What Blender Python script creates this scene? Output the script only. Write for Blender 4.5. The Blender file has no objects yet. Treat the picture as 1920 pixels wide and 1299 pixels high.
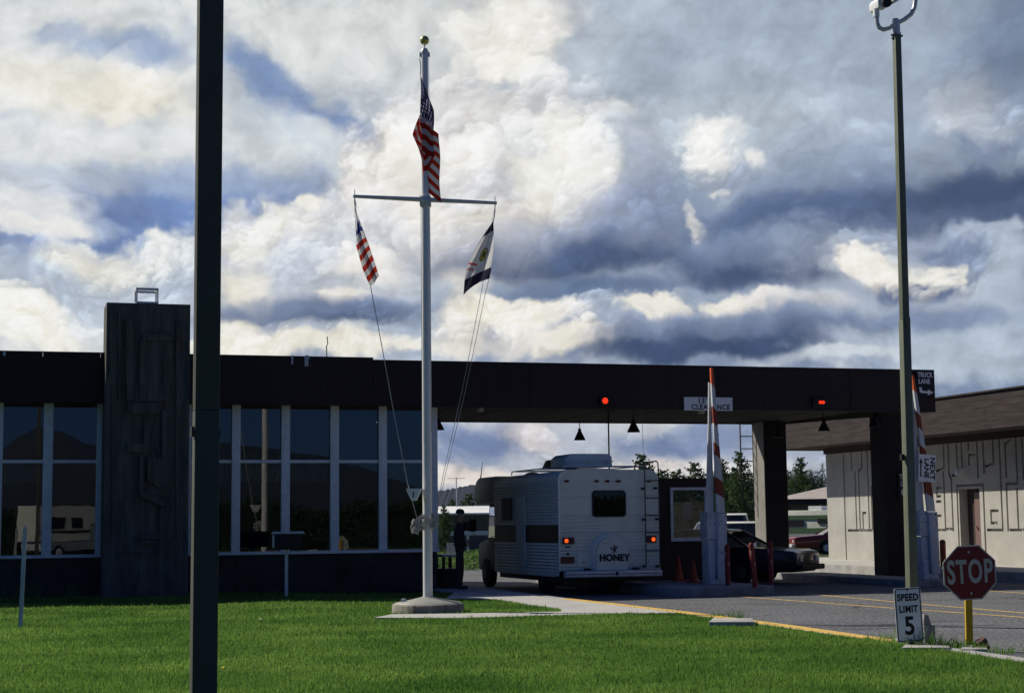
import bpy, bmesh, math, random
import numpy as np
from mathutils import Matrix, Vector, Euler
S = bpy.context.scene
COL = S.collection
R = math.radians
random.seed(7)
# ================================================================ CAMERA, WORLD, SUN, EXPOSURE
FPX = 3100.0; PITCH = math.atan(332.5/FPX); ROLL = 0.0115; EYE = 1.65
cam = bpy.data.objects.new('camera', bpy.data.cameras.new('camera'))
COL.objects.link(cam); S.camera = cam
cam.data.sensor_width = 36; cam.data.lens = FPX/1920*36
cam.data.clip_start = .1; cam.data.clip_end = 20000
CM = Matrix.Rotation(math.pi/2+PITCH, 4, 'X') @ Matrix.Rotation(-ROLL, 4, 'Z')
CM.translation = (0, 0, EYE)
cam.matrix_world = CM
SUN_DIR = R(-24)      # heading (from +X) in which shadows fall
SUN_EL = R(41)
sl = bpy.data.lights.new('sun', 'SUN'); sl.energy = 5.0; sl.angle = R(.5); sl.color = (1, .93, .80)
sun = bpy.data.objects.new('sun', sl); COL.objects.link(sun)
dv = Vector((math.cos(SUN_DIR)*math.cos(SUN_EL), math.sin(SUN_DIR)*math.cos(SUN_EL), -math.sin(SUN_EL)))
sun.rotation_euler = dv.to_track_quat('-Z', 'Y').to_euler()
S.view_settings.view_transform = 'Standard'; S.view_settings.look = 'None'
S.view_settings.exposure = 0; S.view_settings.gamma = 1; S.view_settings.use_curve_mapping = False
# ---------------------------------------------------------------- SKY PAINT
def build_sky_pixels(W=4096, H=2048):
    rng=np.random.RandomState(11)
    F=3100.0; PIT=math.atan(332.5/F); ROL=0.0115
    # paint space: x = az*F, y = el*F (up)
    AZ0=-math.pi/3; AZ1=math.pi/3; E0=-0.04; E1=-0.04+math.pi/3
    def px2p(px,py):
        a=(px-960)/F; b=-(py-649.5)/F
        # roll
        c,s=math.cos(ROL),math.sin(ROL)
        a,b=a*c+b*s*1.0, -a*s+b*c
        y=math.cos(PIT)-b*math.sin(PIT); z=math.sin(PIT)+b*math.cos(PIT); x=a
        return math.atan2(x,y)*F, math.atan2(z,math.hypot(x,y))*F
    xs=(AZ0+(np.arange(W)+.5)/W*(AZ1-AZ0))*F
    ys=(E0+(np.arange(H)+.5)/H*(E1-E0))*F
    def up(g,n):     # smooth periodic upsample of square grid g to n
        k=g.shape[0]; t=np.arange(n)*k/n; i=np.floor(t).astype(int); f=t-i; f=f*f*(3-2*f)
        a=g[i%k]*(1-f)[:,None]+g[(i+1)%k]*f[:,None]
        return a[:,i%k]*(1-f)[None]+a[:,(i+1)%k]*f[None]
    N=1024
    def fbm(k0,oct,gain=.55):
        s=np.zeros((N,N),np.float32); am=1; tot=0
        for o in range(oct):
            k=k0*2**o
            if k>N: break
            s+=am*(up(rng.rand(k,k).astype(np.float32),N)-.5); tot+=am; am*=gain
        return s/tot*2
    def worley(k):
        P=rng.rand(k,k,2).astype(np.float32)
        t=(np.arange(N)+.5)*k/N; i=np.floor(t).astype(int)
        X,Y=np.meshgrid(t,t); I,J=np.meshgrid(i,i)
        d=np.full((N,N),9.,np.float32)
        for a in(-1,0,1):
            for b in(-1,0,1):
                p=P[(J+b)%k,(I+a)%k]
                d=np.minimum(d,(I+a+p[...,0]-X)**2+(J+b+p[...,1]-Y)**2)
        return 1-np.sqrt(d)
    def wf(k0,oct,gain=.52):
        s=np.zeros((N,N),np.float32); am=1; tot=0
        for o in range(oct):
            s+=am*worley(k0*2**o); tot+=am; am*=gain
        s/=tot; return (s-s.mean())/s.std()*.5
    FB=fbm(8,7); FB2=fbm(8,7); FB/=FB.std()*2; FB2/=FB2.std()*2
    WO=wf(6,5)
    def samp(A,x,y,sc):   # bilinear wrap, sc = paint px per tile
        u=(x/sc)%1*N; v=(y/sc)%1*N
        i=u.astype(np.int32); j=v.astype(np.int32); fu=(u-i).astype(np.float32); fv=(v-j).astype(np.float32)
        i1=(i+1)%N; j1=(j+1)%N; i%=N; j%=N
        return (A[j,i]*(1-fu)+A[j,i1]*fu)*(1-fv)+(A[j1,i]*(1-fu)+A[j1,i1]*fu)*fv
    X,Y=np.meshgrid(xs.astype(np.float32),ys.astype(np.float32))
    wx=samp(FB,X,Y,1500)*26+samp(FB2,X,Y,420)*6+samp(FB,X,Y,150)*1.5; wy=samp(FB2,X,Y,1500)*20+samp(FB,X,Y,420)*5+samp(FB2,X,Y,150)*1.5
    XW=X+wx; YW=Y+wy
    cau=samp(WO,XW,YW*1.15,760)            # cauliflower field
    soft=samp(FB,X*.6,YW*1.3,1300)
    fine=samp(FB2,X*.8,YW,330)
    lin=lambda c:np.array([((v/255)/12.92 if v<10 else ((v/255+.055)/1.055)**2.4) for v in c],np.float32)
    sm=lambda a,b,x:(lambda t:t*t*(3-2*t))(np.clip((x-a)/(b-a),0,1))
    # base, continues all round: clouds in banks over blue
    cov=sm(-1.0,.25,samp(FB,X*.7,Y*1.6,2600)+.35*soft+.25*cau+.25)
    shade=sm(-.9,.9,samp(FB2,X*.8,Y*1.5,1900)+.5*cau+.3*fine)
    IMG=np.empty((H,W,3),np.float32)
    blue=lin((112,136,184)); dk=lin((120,136,168)); lt=lin((216,214,214))
    for c in range(3):
        cl=dk[c]*(1-shade)+lt[c]*shade
        IMG[...,c]=blue[c]*(1-cov)+cl*cov
    def blob(cx,cy,rx,ry,col,al=1.,edge=.5,namp=.3,rot=0,flat=0,kind='c',col2=None,gp=1.0):
        """soft ellipse in photo px; edge = falloff width, flat = flatten the underside"""
        x0,y0=px2p(cx,cy); R=max(rx,ry)*1.9+50
        i0=np.searchsorted(xs,x0-R); i1=np.searchsorted(xs,x0+R); j0=np.searchsorted(ys,y0-R); j1=np.searchsorted(ys,y0+R)
        if i0>=i1 or j0>=j1: return
        sl=(slice(j0,j1),slice(i0,i1))
        dx=XW[sl]-x0; dy=YW[sl]-y0
        r=math.radians(rot)
        a=dx*math.cos(r)+dy*math.sin(r); b=-dx*math.sin(r)+dy*math.cos(r)
        if flat: b=np.where(b<0,b*(1+flat),b)
        d=1-np.sqrt((a/rx)**2+(b/ry)**2)
        n=cau[sl] if kind=='c' else (soft[sl]*.7+fine[sl]*.4)
        if kind=='c': n=n*.8+fine[sl]*.35
        so=soften if edge>=.5 else .09
        m=sm(-edge*.5-so,edge*.5+so,d+n*namp)*al
        col=lin(col)
        if col2 is None:
            for c in range(3): IMG[sl][...,c]+= (col[c]-IMG[sl][...,c])*m
        else:
            c2=lin(col2); g=sm(-1.0,1.0,-b/ry*gp+n*.35)
            for c in range(3): IMG[sl][...,c]+= (col[c]*(1-g)+c2[c]*g-IMG[sl][...,c])*m
    soften=.16
    B=blob; CR=(236,228,216); WH=(243,237,227)
    # --- whole-frame ground tones
    B(250,200,620,300,(207,210,216),.95,1.1,.25,kind='s')
    B(1000,100,560,230,(190,194,202),.9,1.1,.25,kind='s')
    B(1560,160,560,300,(160,172,191),.95,1.0,.25,kind='s')
    B(1250,560,900,150,(160,170,190),.8,.9,.2,kind='s')
    B(300,560,560,150,(176,184,198),.9,.9,.25,kind='s')
    # top left thin cloud and blue gaps
    B(110,170,240,46,(226,219,208),.85,1.0,.5,kind='s')
    B(250,175,90,36,(238,226,212),.8,.9,.4)
    B(120,300,300,60,(214,214,216),.8,1.,.4,kind='s')
    B(640,60,340,80,(214,213,212),.8,1.,.4,kind='s')
    B(60,20,200,60,(214,214,216),.8,1.,.4,kind='s')
    B(520,170,150,40,(124,147,190),.85,1.1,.8,rot=-28,kind='s')
    B(640,232,140,30,(110,136,184),.85,1.,.6,rot=-18,kind='s')
    B(470,130,80,34,(122,146,188),.8,.9,.4,rot=-20,kind='s')
    B(270,95,90,24,(128,150,190),.75,1.,.6,kind='s')
    B(95,60,34,16,(140,158,192),.6,1.,.5,kind='s')
    B(560,255,220,30,(196,202,212),.6,1.,.5,rot=-22,kind='s')
    B(220,410,330,74,(104,130,182),.95,.9,.45,rot=4,kind='s')
    B(420,380,160,40,(112,140,192),.9,.8,.4,kind='s')
    B(210,330,330,22,(172,184,206),.6,1.,.4,kind='s')
    B(50,395,110,48,(214,214,218),.95,.5,.4,kind='s')
    B(60,430,80,18,(224,220,216),.8,.7,.5,kind='s')
    B(180,425,30,12,(176,190,214),.5,1.,.5,kind='s')
    # left cumulus bank
    B(290,550,190,125,(196,200,208),1.,.10,.24,col2=(170,180,198))
    B(110,610,200,90,(190,196,208),1.,.3,.3,col2=(206,206,206))
    B(285,455,46,34,(222,220,216),.85,.3,.35)
    B(340,470,40,30,(206,208,212),.8,.5,.35)
    B(180,490,70,26,(232,224,212),.8,.7,.4)
    B(330,520,60,34,(160,172,192),.75,.8,.35)
    B(240,545,60,30,(168,178,196),.7,.8,.35)
    B(90,540,80,30,(160,172,194),.7,.9,.3)
    B(22,605,40,44,(250,242,226),.95,.45,.45)
    B(110,622,60,44,(252,244,228),.95,.45,.45)
    B(75,590,30,30,(234,226,214),.8,.6,.45)
    B(165,585,50,40,(178,186,202),.7,.7,.4)
    # mid-left cumulus
    B(540,500,160,140,(200,200,205),1.,.10,.24,col2=(176,182,197))
    B(620,460,200,120,(198,197,202),1.,.4,.25,col2=(180,184,197))
    B(508,398,42,30,(240,234,222),.95,.25,.45)
    B(572,378,26,20,(240,232,222),.9,.25,.5)
    B(540,410,50,24,(216,212,210),.8,.5,.45)
    B(455,455,40,30,(226,220,212),.8,.5,.4)
    B(460,540,54,44,(234,224,210),.85,.5,.45)
    B(560,510,70,40,(178,184,198),.6,.8,.4)
    B(630,560,44,26,(230,220,208),.85,.5,.45)
    B(650,480,50,40,(184,188,200),.55,.8,.4)
    B(620,598,225,32,(96,114,152),.95,.7,.22,flat=.6,col2=(70,88,124))
    B(520,590,110,20,(128,142,172),.7,.9,.3)
    B(600,650,240,20,(236,227,213),.95,.5,.45)
    B(450,625,50,24,(240,230,214),.85,.6,.4)
    # central tower
    B(900,330,245,190,(204,200,202),1.,.10,.2,col2=(186,184,192))
    B(760,330,120,90,(222,214,210),.9,.25,.25)
    B(1095,330,200,165,(198,198,205),1.,.14,.2,col2=(132,144,170),gp=.9)
    B(770,262,60,26,(240,233,224),.85,.5,.65,rot=25)
    B(702,288,34,15,(254,250,242),.97,.2,.8,rot=48)
    B(690,300,18,14,(254,250,242),.9,.25,.6)
    B(800,300,60,44,(236,229,220),.6,.9,.5)
    B(945,55,80,80,(246,237,225),.9,.6,.35)
    B(905,30,50,50,(226,220,214),.7,.8,.4)
    B(1010,20,60,40,(212,208,208),.7,.9,.4)
    B(870,400,110,60,(240,230,216),.8,.8,.35)
    B(990,400,90,50,(228,218,208),.7,.9,.35)
    B(960,300,60,50,(228,222,216),.6,.9,.4)
    B(1065,280,105,78,WH,.97,.4,.28)
    B(1010,340,80,56,(244,238,228),.8,.6,.4)
    B(1100,300,34,22,(226,222,218),.6,.8,.6)
    B(1040,320,40,18,(228,224,218),.5,.8,.6)
    B(1075,245,40,16,(232,228,222),.5,.8,.6)
    B(1175,262,80,70,(190,194,204),.75,.6,.35)
    B(1130,212,80,28,(214,213,215),.85,.35,.4)
    B(1215,235,36,22,(168,178,194),.8,.5,.5)
    B(1225,330,74,100,(158,168,190),.85,.7,.35,col2=(120,134,166))
    B(760,460,60,70,(186,190,202),.6,.9,.35)
    B(690,490,60,40,(242,230,214),.7,.6,.45)
    B(780,520,60,40,(176,184,202),.6,.9,.35)
    B(850,335,50,44,(188,188,197),.7,.7,.5)
    B(930,345,44,50,(182,183,194),.65,.7,.5)
    B(880,270,60,24,(228,222,216),.7,.6,.6)
    B(985,265,36,40,(186,188,198),.7,.7,.5)
    B(940,210,60,30,(212,208,208),.7,.6,.5)
    B(1080,370,60,26,(196,196,204),.7,.7,.5)
    B(730,400,50,40,(186,188,198),.6,.7,.5)
    B(830,440,50,30,(196,194,198),.6,.7,.5)
    # dark base, centre
    B(1085,462,235,62,(146,156,182),.9,.8,.22,col2=(66,84,120),gp=1.2)
    B(1100,494,225,24,(70,88,124),.9,.8,.22)
    B(1000,545,110,24,(112,130,164),.85,.6,.4)
    B(1150,548,150,22,(98,118,154),.85,.7,.4)
    # right dark mass, a smooth shade from grey to a dark base
    B(1740,330,400,130,(160,172,192),1.,.16,.26,col2=(66,84,120),gp=1.25)
    B(1500,360,240,150,(152,165,187),.95,.6,.28,col2=(80,100,142),gp=1.1)
    B(1860,262,60,26,(120,134,164),.8,.35,.5)
    B(1350,300,60,70,(182,188,202),.9,.5,.5)
    B(1400,225,190,100,(182,189,202),.75,.9,.4)
    B(1345,320,50,70,(164,174,194),.8,.6,.5)
    B(1335,252,50,34,(230,226,223),.85,.55,.7)
    B(1320,248,26,18,(246,240,232),.8,.5,.6)
    B(1310,272,32,22,(240,234,227),.9,.4,.7)
    B(1345,268,22,12,(206,206,210),.6,.6,.6)
    B(1345,285,40,28,(222,218,216),.8,.5,.55)
    B(1385,262,26,34,(196,200,208),.8,.5,.5)
    B(1437,299,20,19,(228,223,219),.9,.5,.6)
    B(1380,330,50,24,(140,152,180),.75,.7,.5)
    B(1350,350,34,10,(228,222,218),.7,.4,.7)
    B(1300,385,14,24,(214,210,210),.7,.4,.6)
    B(1306,418,17,26,(228,222,216),.9,.5,.7)
    B(1360,430,44,34,(116,132,164),.8,.6,.5)
    B(1815,175,46,60,(206,206,210),.75,.8,.5,rot=-35)
    B(1850,230,50,30,(196,200,208),.6,.8,.5,rot=-20)
    B(1895,90,120,110,(100,118,150),.85,1.1,.3)
    B(1560,80,220,80,(158,170,188),.7,1.,.3,kind='s')
    B(1660,388,320,34,(80,98,134),.9,.9,.22,rot=5)
    B(1840,352,160,30,(66,84,120),.9,.9,.22,rot=6)
    B(1480,398,140,26,(88,108,148),.75,.8,.3)
    B(1450,490,200,56,(120,136,166),.95,.5,.3,col2=(74,92,128),gp=1.2)
    B(1440,524,190,22,(68,86,122),.9,.7,.22)
    B(1760,440,120,26,(134,148,176),.8,.6,.5)
    B(1840,420,60,9,(186,192,204),.4,.8,.7)
    B(1700,500,190,70,(172,180,198),.7,.9,.4)
    B(1690,508,115,34,(210,207,208),.85,.6,.6)
    B(1625,498,44,34,(238,230,220),.95,.35,.5)
    B(1670,520,60,24,(236,226,214),.9,.5,.5)
    B(1755,500,60,20,(236,228,216),.9,.45,.5)
    B(1760,462,70,16,(112,128,162),.85,.45,.5)
    B(1715,542,78,24,(90,108,146),.97,.35,.4)
    B(1825,490,16,46,(116,132,162),.85,.35,.5,rot=-12)
    B(1893,520,52,80,(176,186,202),.8,.8,.3)
    B(1640,575,240,20,(168,176,194),.7,.8,.4)
    B(1740,598,120,24,(120,136,168),.85,.6,.4)
    # lower bands
    B(1100,608,330,40,(160,170,190),.8,.6,.35)
    B(860,600,44,70,(232,222,210),.75,.7,.4)
    B(890,572,60,22,(240,228,212),.95,.45,.45)
    B(975,585,74,26,(236,226,212),.95,.4,.45)
    B(1050,590,40,18,(220,212,206),.85,.5,.45)
    B(1200,583,72,22,(238,229,216),.95,.4,.45)
    B(1262,590,30,16,(222,214,208),.85,.5,.45)
    B(1350,584,56,26,(238,230,218),.95,.4,.45)
    B(1425,582,44,22,(226,218,212),.9,.45,.45)
    B(1510,574,60,16,(206,204,208),.75,.6,.45)
    B(1040,640,74,26,(234,225,212),.95,.4,.45)
    B(1120,645,50,20,(216,210,206),.85,.5,.45)
    B(930,640,70,24,(214,208,204),.85,.6,.4)
    B(1370,636,250,40,(122,136,168),.95,.5,.28,rot=2,col2=(62,80,116),gp=1.2)
    B(1330,662,250,16,(60,78,114),.9,.8,.22)
    B(1770,640,220,30,(176,186,202),.9,.5,.3)
    B(1600,668,140,14,(196,200,208),.8,.5,.4,rot=8)
    B(1860,680,160,30,(180,190,205),.9,.9,.3,kind='s')
    # low sky seen below the canopy
    B(1180,830,520,60,(176,180,194),.9,.9,.3)
    B(910,830,80,34,(112,130,172),.95,.6,.35)
    B(880,868,60,14,(128,142,176),.7,.7,.4)
    B(1000,842,26,8,(140,150,178),.8,.7,.4)
    B(1010,815,50,22,(218,206,204),.7,.8,.4)
    B(1280,825,120,30,(110,128,168),.95,.6,.4)
    B(1390,815,100,30,(136,150,182),.8,.7,.4)
    B(1200,866,110,24,(226,214,206),.85,.6,.45)
    B(1330,880,120,18,(214,208,208),.8,.7,.45)
    B(870,905,100,18,(230,214,204),.9,.7,.4)
    B(1500,850,60,30,(160,168,190),.8,.7,.4)

    # --- billows: many lit puffs that take the tone under them, so the masses boil
    def puffs(zones,seed):
        r=np.random.RandomState(seed); L=[]
        for (cx,cy,rx,ry,n,rmin,rmax,al,lit) in zones:
            for k in range(n):
                a=r.rand()*2*math.pi; q=math.sqrt(r.rand())
                R=rmin+(rmax-rmin)*r.rand()**2.2
                L.append((cx+rx*q*math.cos(a),cy+ry*q*math.sin(a),R,al*(.55+.45*r.rand()),lit))
        L.sort(key=lambda p:p[1]-p[2]*.9)
        for (px,py,R,al,lit) in L:
            x0,y0=px2p(px,py); RR=R*1.7+14
            i0=np.searchsorted(xs,x0-RR); i1=np.searchsorted(xs,x0+RR); j0=np.searchsorted(ys,y0-RR); j1=np.searchsorted(ys,y0+RR)
            if i1-i0<4 or j1-j0<4: continue
            sl=(slice(j0,j1),slice(i0,i1))
            ci=min(max(int(np.searchsorted(xs,x0-R*.25)),0),W-1); cj=min(max(int(np.searchsorted(ys,y0+R*.25)),0),H-1)
            c0=TONE[cj,ci].copy(); lum=c0.mean()
            dx=(XW[sl]-x0)/R; dy=(YW[sl]-y0)/(R*.82)
            d=np.sqrt(dx*dx+dy*dy)+cau[sl]*-.40+fine[sl]*.14
            # crisp on the lit upper left, dissolving to the lower right
            side=np.clip((-dx*.6+dy)*.6,-1,1)
            e=.24-.20*side
            m=(1-sm(1-e,1+e*.4,d))*al*(.55+.45*side)
            m=np.clip(m,0,1)
            g=1+lit*(.38*side+.03)
            for c in range(3):
                t=IMG[sl][...,c]; col=(c0[c]*.62+TONE[sl][...,c]*.38)*g
                t+=(col-t)*m
    TONE=IMG.copy()
    puffs([(1000,330,300,190,240,14,62,.8,1.),(800,330,130,110,70,10,40,.8,1.),(560,480,150,100,110,10,44,.8,1.),
           (200,540,220,90,120,10,46,.8,1.),(700,450,110,100,60,12,46,.7,.9),(1330,290,80,70,44,6,24,.9,1.2),
           (1540,300,260,70,70,14,50,.6,.7),(1300,480,300,60,60,14,46,.35,.6),(1700,500,150,60,80,8,30,.8,1.),
           (1000,590,430,34,150,7,26,.8,1.),(550,640,260,22,60,7,22,.7,1.),(80,610,120,40,50,8,26,.85,1.1),
           (1300,640,250,24,50,8,26,.5,.7),(940,70,90,70,50,10,36,.5,.7),(1820,200,90,80,36,10,36,.5,.7),
           (160,170,220,50,50,10,40,.4,.5),(1200,850,460,46,180,6,22,.75,.9),(60,400,90,50,30,8,26,.5,.6)],5)
    TONE=IMG.copy()
    puffs([(900,300,260,170,420,5,20,.75,1.15),(1080,230,160,60,120,5,20,.8,1.1),(560,440,150,90,260,4,16,.8,1.15),(250,500,150,70,220,4,16,.8,1.15),
           (90,610,130,40,110,4,14,.8,1.1),(1335,275,60,50,80,4,12,.85,1.3),(1310,400,20,50,24,4,10,.8,1.2),(1000,600,330,40,260,4,14,.8,1.1),(560,645,260,20,110,4,12,.8,1.),
           (1680,510,110,40,90,4,14,.8,1.2),(1850,240,90,40,60,5,16,.6,1.),(1250,330,60,90,80,5,18,.6,1.),(1500,330,160,70,90,6,22,.45,.8),(1820,470,60,70,50,5,14,.7,1.),
           (700,290,60,30,50,4,12,.85,1.2),(945,50,80,60,70,5,18,.7,.9),(1200,850,460,46,240,4,13,.75,.9)],9)
    # wisps across everything
    IMG+= (TONE-IMG)*(.04+.16*sm(-.1,.9,soft))[...,None]
    # photo-like micro relief on all clouds
    mid=samp(FB,XW*.8,YW*1.3,620); tiny=samp(WO,XW,YW*1.2,210); rel=1+.075*cau+.055*fine+.07*mid+.05*tiny
    IMG*=(rel*1.07)[...,None]
    lu=IMG.mean(2,keepdims=True); IMG=lu+(IMG-lu)*.86; IMG*=np.array([.99,1.015,.985],np.float32)
    IMG*=(.86+.28*IMG)
    IMG=np.where(IMG>.72,.72+.27*(1-np.exp(-(IMG-.72)/.30)),IMG)
    out=np.ones((H,W,4),np.float32); out[...,:3]=np.clip(IMG,0,1)
    return out

def make_world():
    w = bpy.data.worlds.new('World'); S.world = w; w.use_nodes = True
    nt = w.node_tree; N = nt.nodes; L = nt.links; N.clear()
    def n(t, **k):
        x = N.new(t)
        for a, b in k.items(): setattr(x, a, b)
        return x
    def m(op, a, b=None):
        x = n('ShaderNodeMath', operation=op)
        for i, v in enumerate((a, b)):
            if v is None: continue
            if isinstance(v, (int, float)): x.inputs[i].default_value = v
            else: L.new(v, x.inputs[i])
        return x.outputs[0]
    W, H = 4096, 2048
    px = build_sky_pixels(W, H)
    im = bpy.data.images.new('cloud_field', W, H, alpha=False, float_buffer=True)
    im.colorspace_settings.name = 'Linear Rec.709'
    im.pixels.foreach_set(px.ravel()); im.update(); im.pack()
    tc = n('ShaderNodeTexCoord'); sp = n('ShaderNodeSeparateXYZ'); L.new(tc.outputs['Generated'], sp.inputs[0])
    x, y, z = sp.outputs
    az = m('ARCTAN2', x, y); el = m('ARCSINE', z)
    u = m('DIVIDE', m('ADD', az, math.pi/3), 2*math.pi/3); v = m('DIVIDE', m('ADD', el, .04), math.pi/3)
    cb = n('ShaderNodeCombineXYZ'); L.new(u, cb.inputs[0]); L.new(v, cb.inputs[1])
    ti = n('ShaderNodeTexImage', image=im, extension='MIRROR', interpolation='Cubic'); L.new(cb.outputs[0], ti.inputs[0])
    sky = n('ShaderNodeTexSky', sky_type='NISHITA', sun_disc=False, sun_elevation=SUN_EL)
    sky.sun_rotation = math.atan2(-dv.x, -dv.y)
    sky.air_density = 1.0; sky.dust_density = .6; sky.ozone_density = 3.0
    bg1 = n('ShaderNodeBackground'); bg1.inputs[1].default_value = .054
    tn = n('ShaderNodeMix', data_type='RGBA', blend_type='MULTIPLY'); tn.inputs[0].default_value = 1; tn.inputs[7].default_value = (.21, .40, .88, 1)
    L.new(sky.outputs[0], tn.inputs[6]); L.new(tn.outputs[2], bg1.inputs[0])
    bg2 = n('ShaderNodeBackground'); bg2.inputs[1].default_value = 1.0; L.new(ti.outputs[0], bg2.inputs[0])
    # the clouds thin out towards the clear blue sky behind the viewer, as the windows reflect it
    mr = n('ShaderNodeMapRange', interpolation_type='SMOOTHSTEP')
    for i, q in enumerate((.80, .10, 0, 1)): mr.inputs[i+1].default_value = q
    L.new(y, mr.inputs[0])
    mx = n('ShaderNodeMixShader'); L.new(mr.outputs[0], mx.inputs[0]); L.new(bg2.outputs[0], mx.inputs[1]); L.new(bg1.outputs[0], mx.inputs[2])
    o = n('ShaderNodeOutputWorld'); L.new(mx.outputs[0], o.inputs[0])
    w.cycles.sampling_method = 'MANUAL'; w.cycles.sample_map_resolution = 512
make_world()

# ================================================================ HELPERS
R3 = CM.to_3x3()
def ray(px, py): return R3 @ Vector(((px-960)/FPX, -(py-649.5)/FPX, -1))
def gnd(px, py, z=0.0):
    d = ray(px, py); k = (z-EYE)/d.z; return Vector((d.x*k, d.y*k, z))
def atY(px, py, Y):
    d = ray(px, py); k = Y/d.y; return Vector((d.x*k, Y, EYE+d.z*k))
class Frame:
    """a rotated place in the world: local x along, y into depth"""
    def __init__(s, ox, oy, ang): s.o = Vector((ox, oy, 0)); s.a = ang; s.c = math.cos(ang); s.s = math.sin(ang)
    def loc(s, p):
        q = p-s.o; return Vector((q.x*s.c+q.y*s.s, -q.x*s.s+q.y*s.c, p.z))
    def wld(s, x, y, z=0): return Vector((s.o.x+x*s.c-y*s.s, s.o.y+x*s.s+y*s.c, z))
    def hit(s, px, py, t):          # pixel ray onto the local plane y = t  -> (x, z)
        d = ray(px, py); o = s.loc(Vector((0, 0, EYE))); dl = Vector((d.x*s.c+d.y*s.s, -d.x*s.s+d.y*s.c, d.z))
        k = (t-o.y)/dl.y; return o.x+dl.x*k, EYE+dl.z*k
FAC = Frame(0, 39.4, R(17))
def tag(o, label=None, cat=None, group=None, kind=None):
    if label: o['label'] = label
    if cat: o['category'] = cat
    if group: o['group'] = group
    if kind: o['kind'] = kind
    return o
def thing(name, label, cat, loc=(0, 0, 0), rot=0, group=None):
    o = bpy.data.objects.new(name, None); COL.objects.link(o)
    o.location = loc; o.rotation_euler = (0, 0, rot) if isinstance(rot, (int, float)) else rot
    o.empty_display_size = .2
    return tag(o, label, cat, group)
def fthing(name, label, cat, fr, x=0, y=0, z=0, rot=0, group=None):
    return thing(name, label, cat, fr.wld(x, y, z), fr.a+rot, group)
def link(name, me, parent=None, mat=None):
    o = bpy.data.objects.new(name, me); COL.objects.link(o)
    if mat is not None and not me.materials: me.materials.append(mat)
    if parent: o.parent = parent
    return o
def dup(root, loc=None, rot=None, label=None, group=None, parent=None):
    r = root.copy(); COL.objects.link(r)
    if parent: r.parent = parent
    if loc is not None: r.location = loc
    if rot is not None: r.rotation_euler = rot
    if label: r['label'] = label
    if group: r['group'] = group
    for ch in list(root.children): dup(ch, parent=r)
    return r
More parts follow.
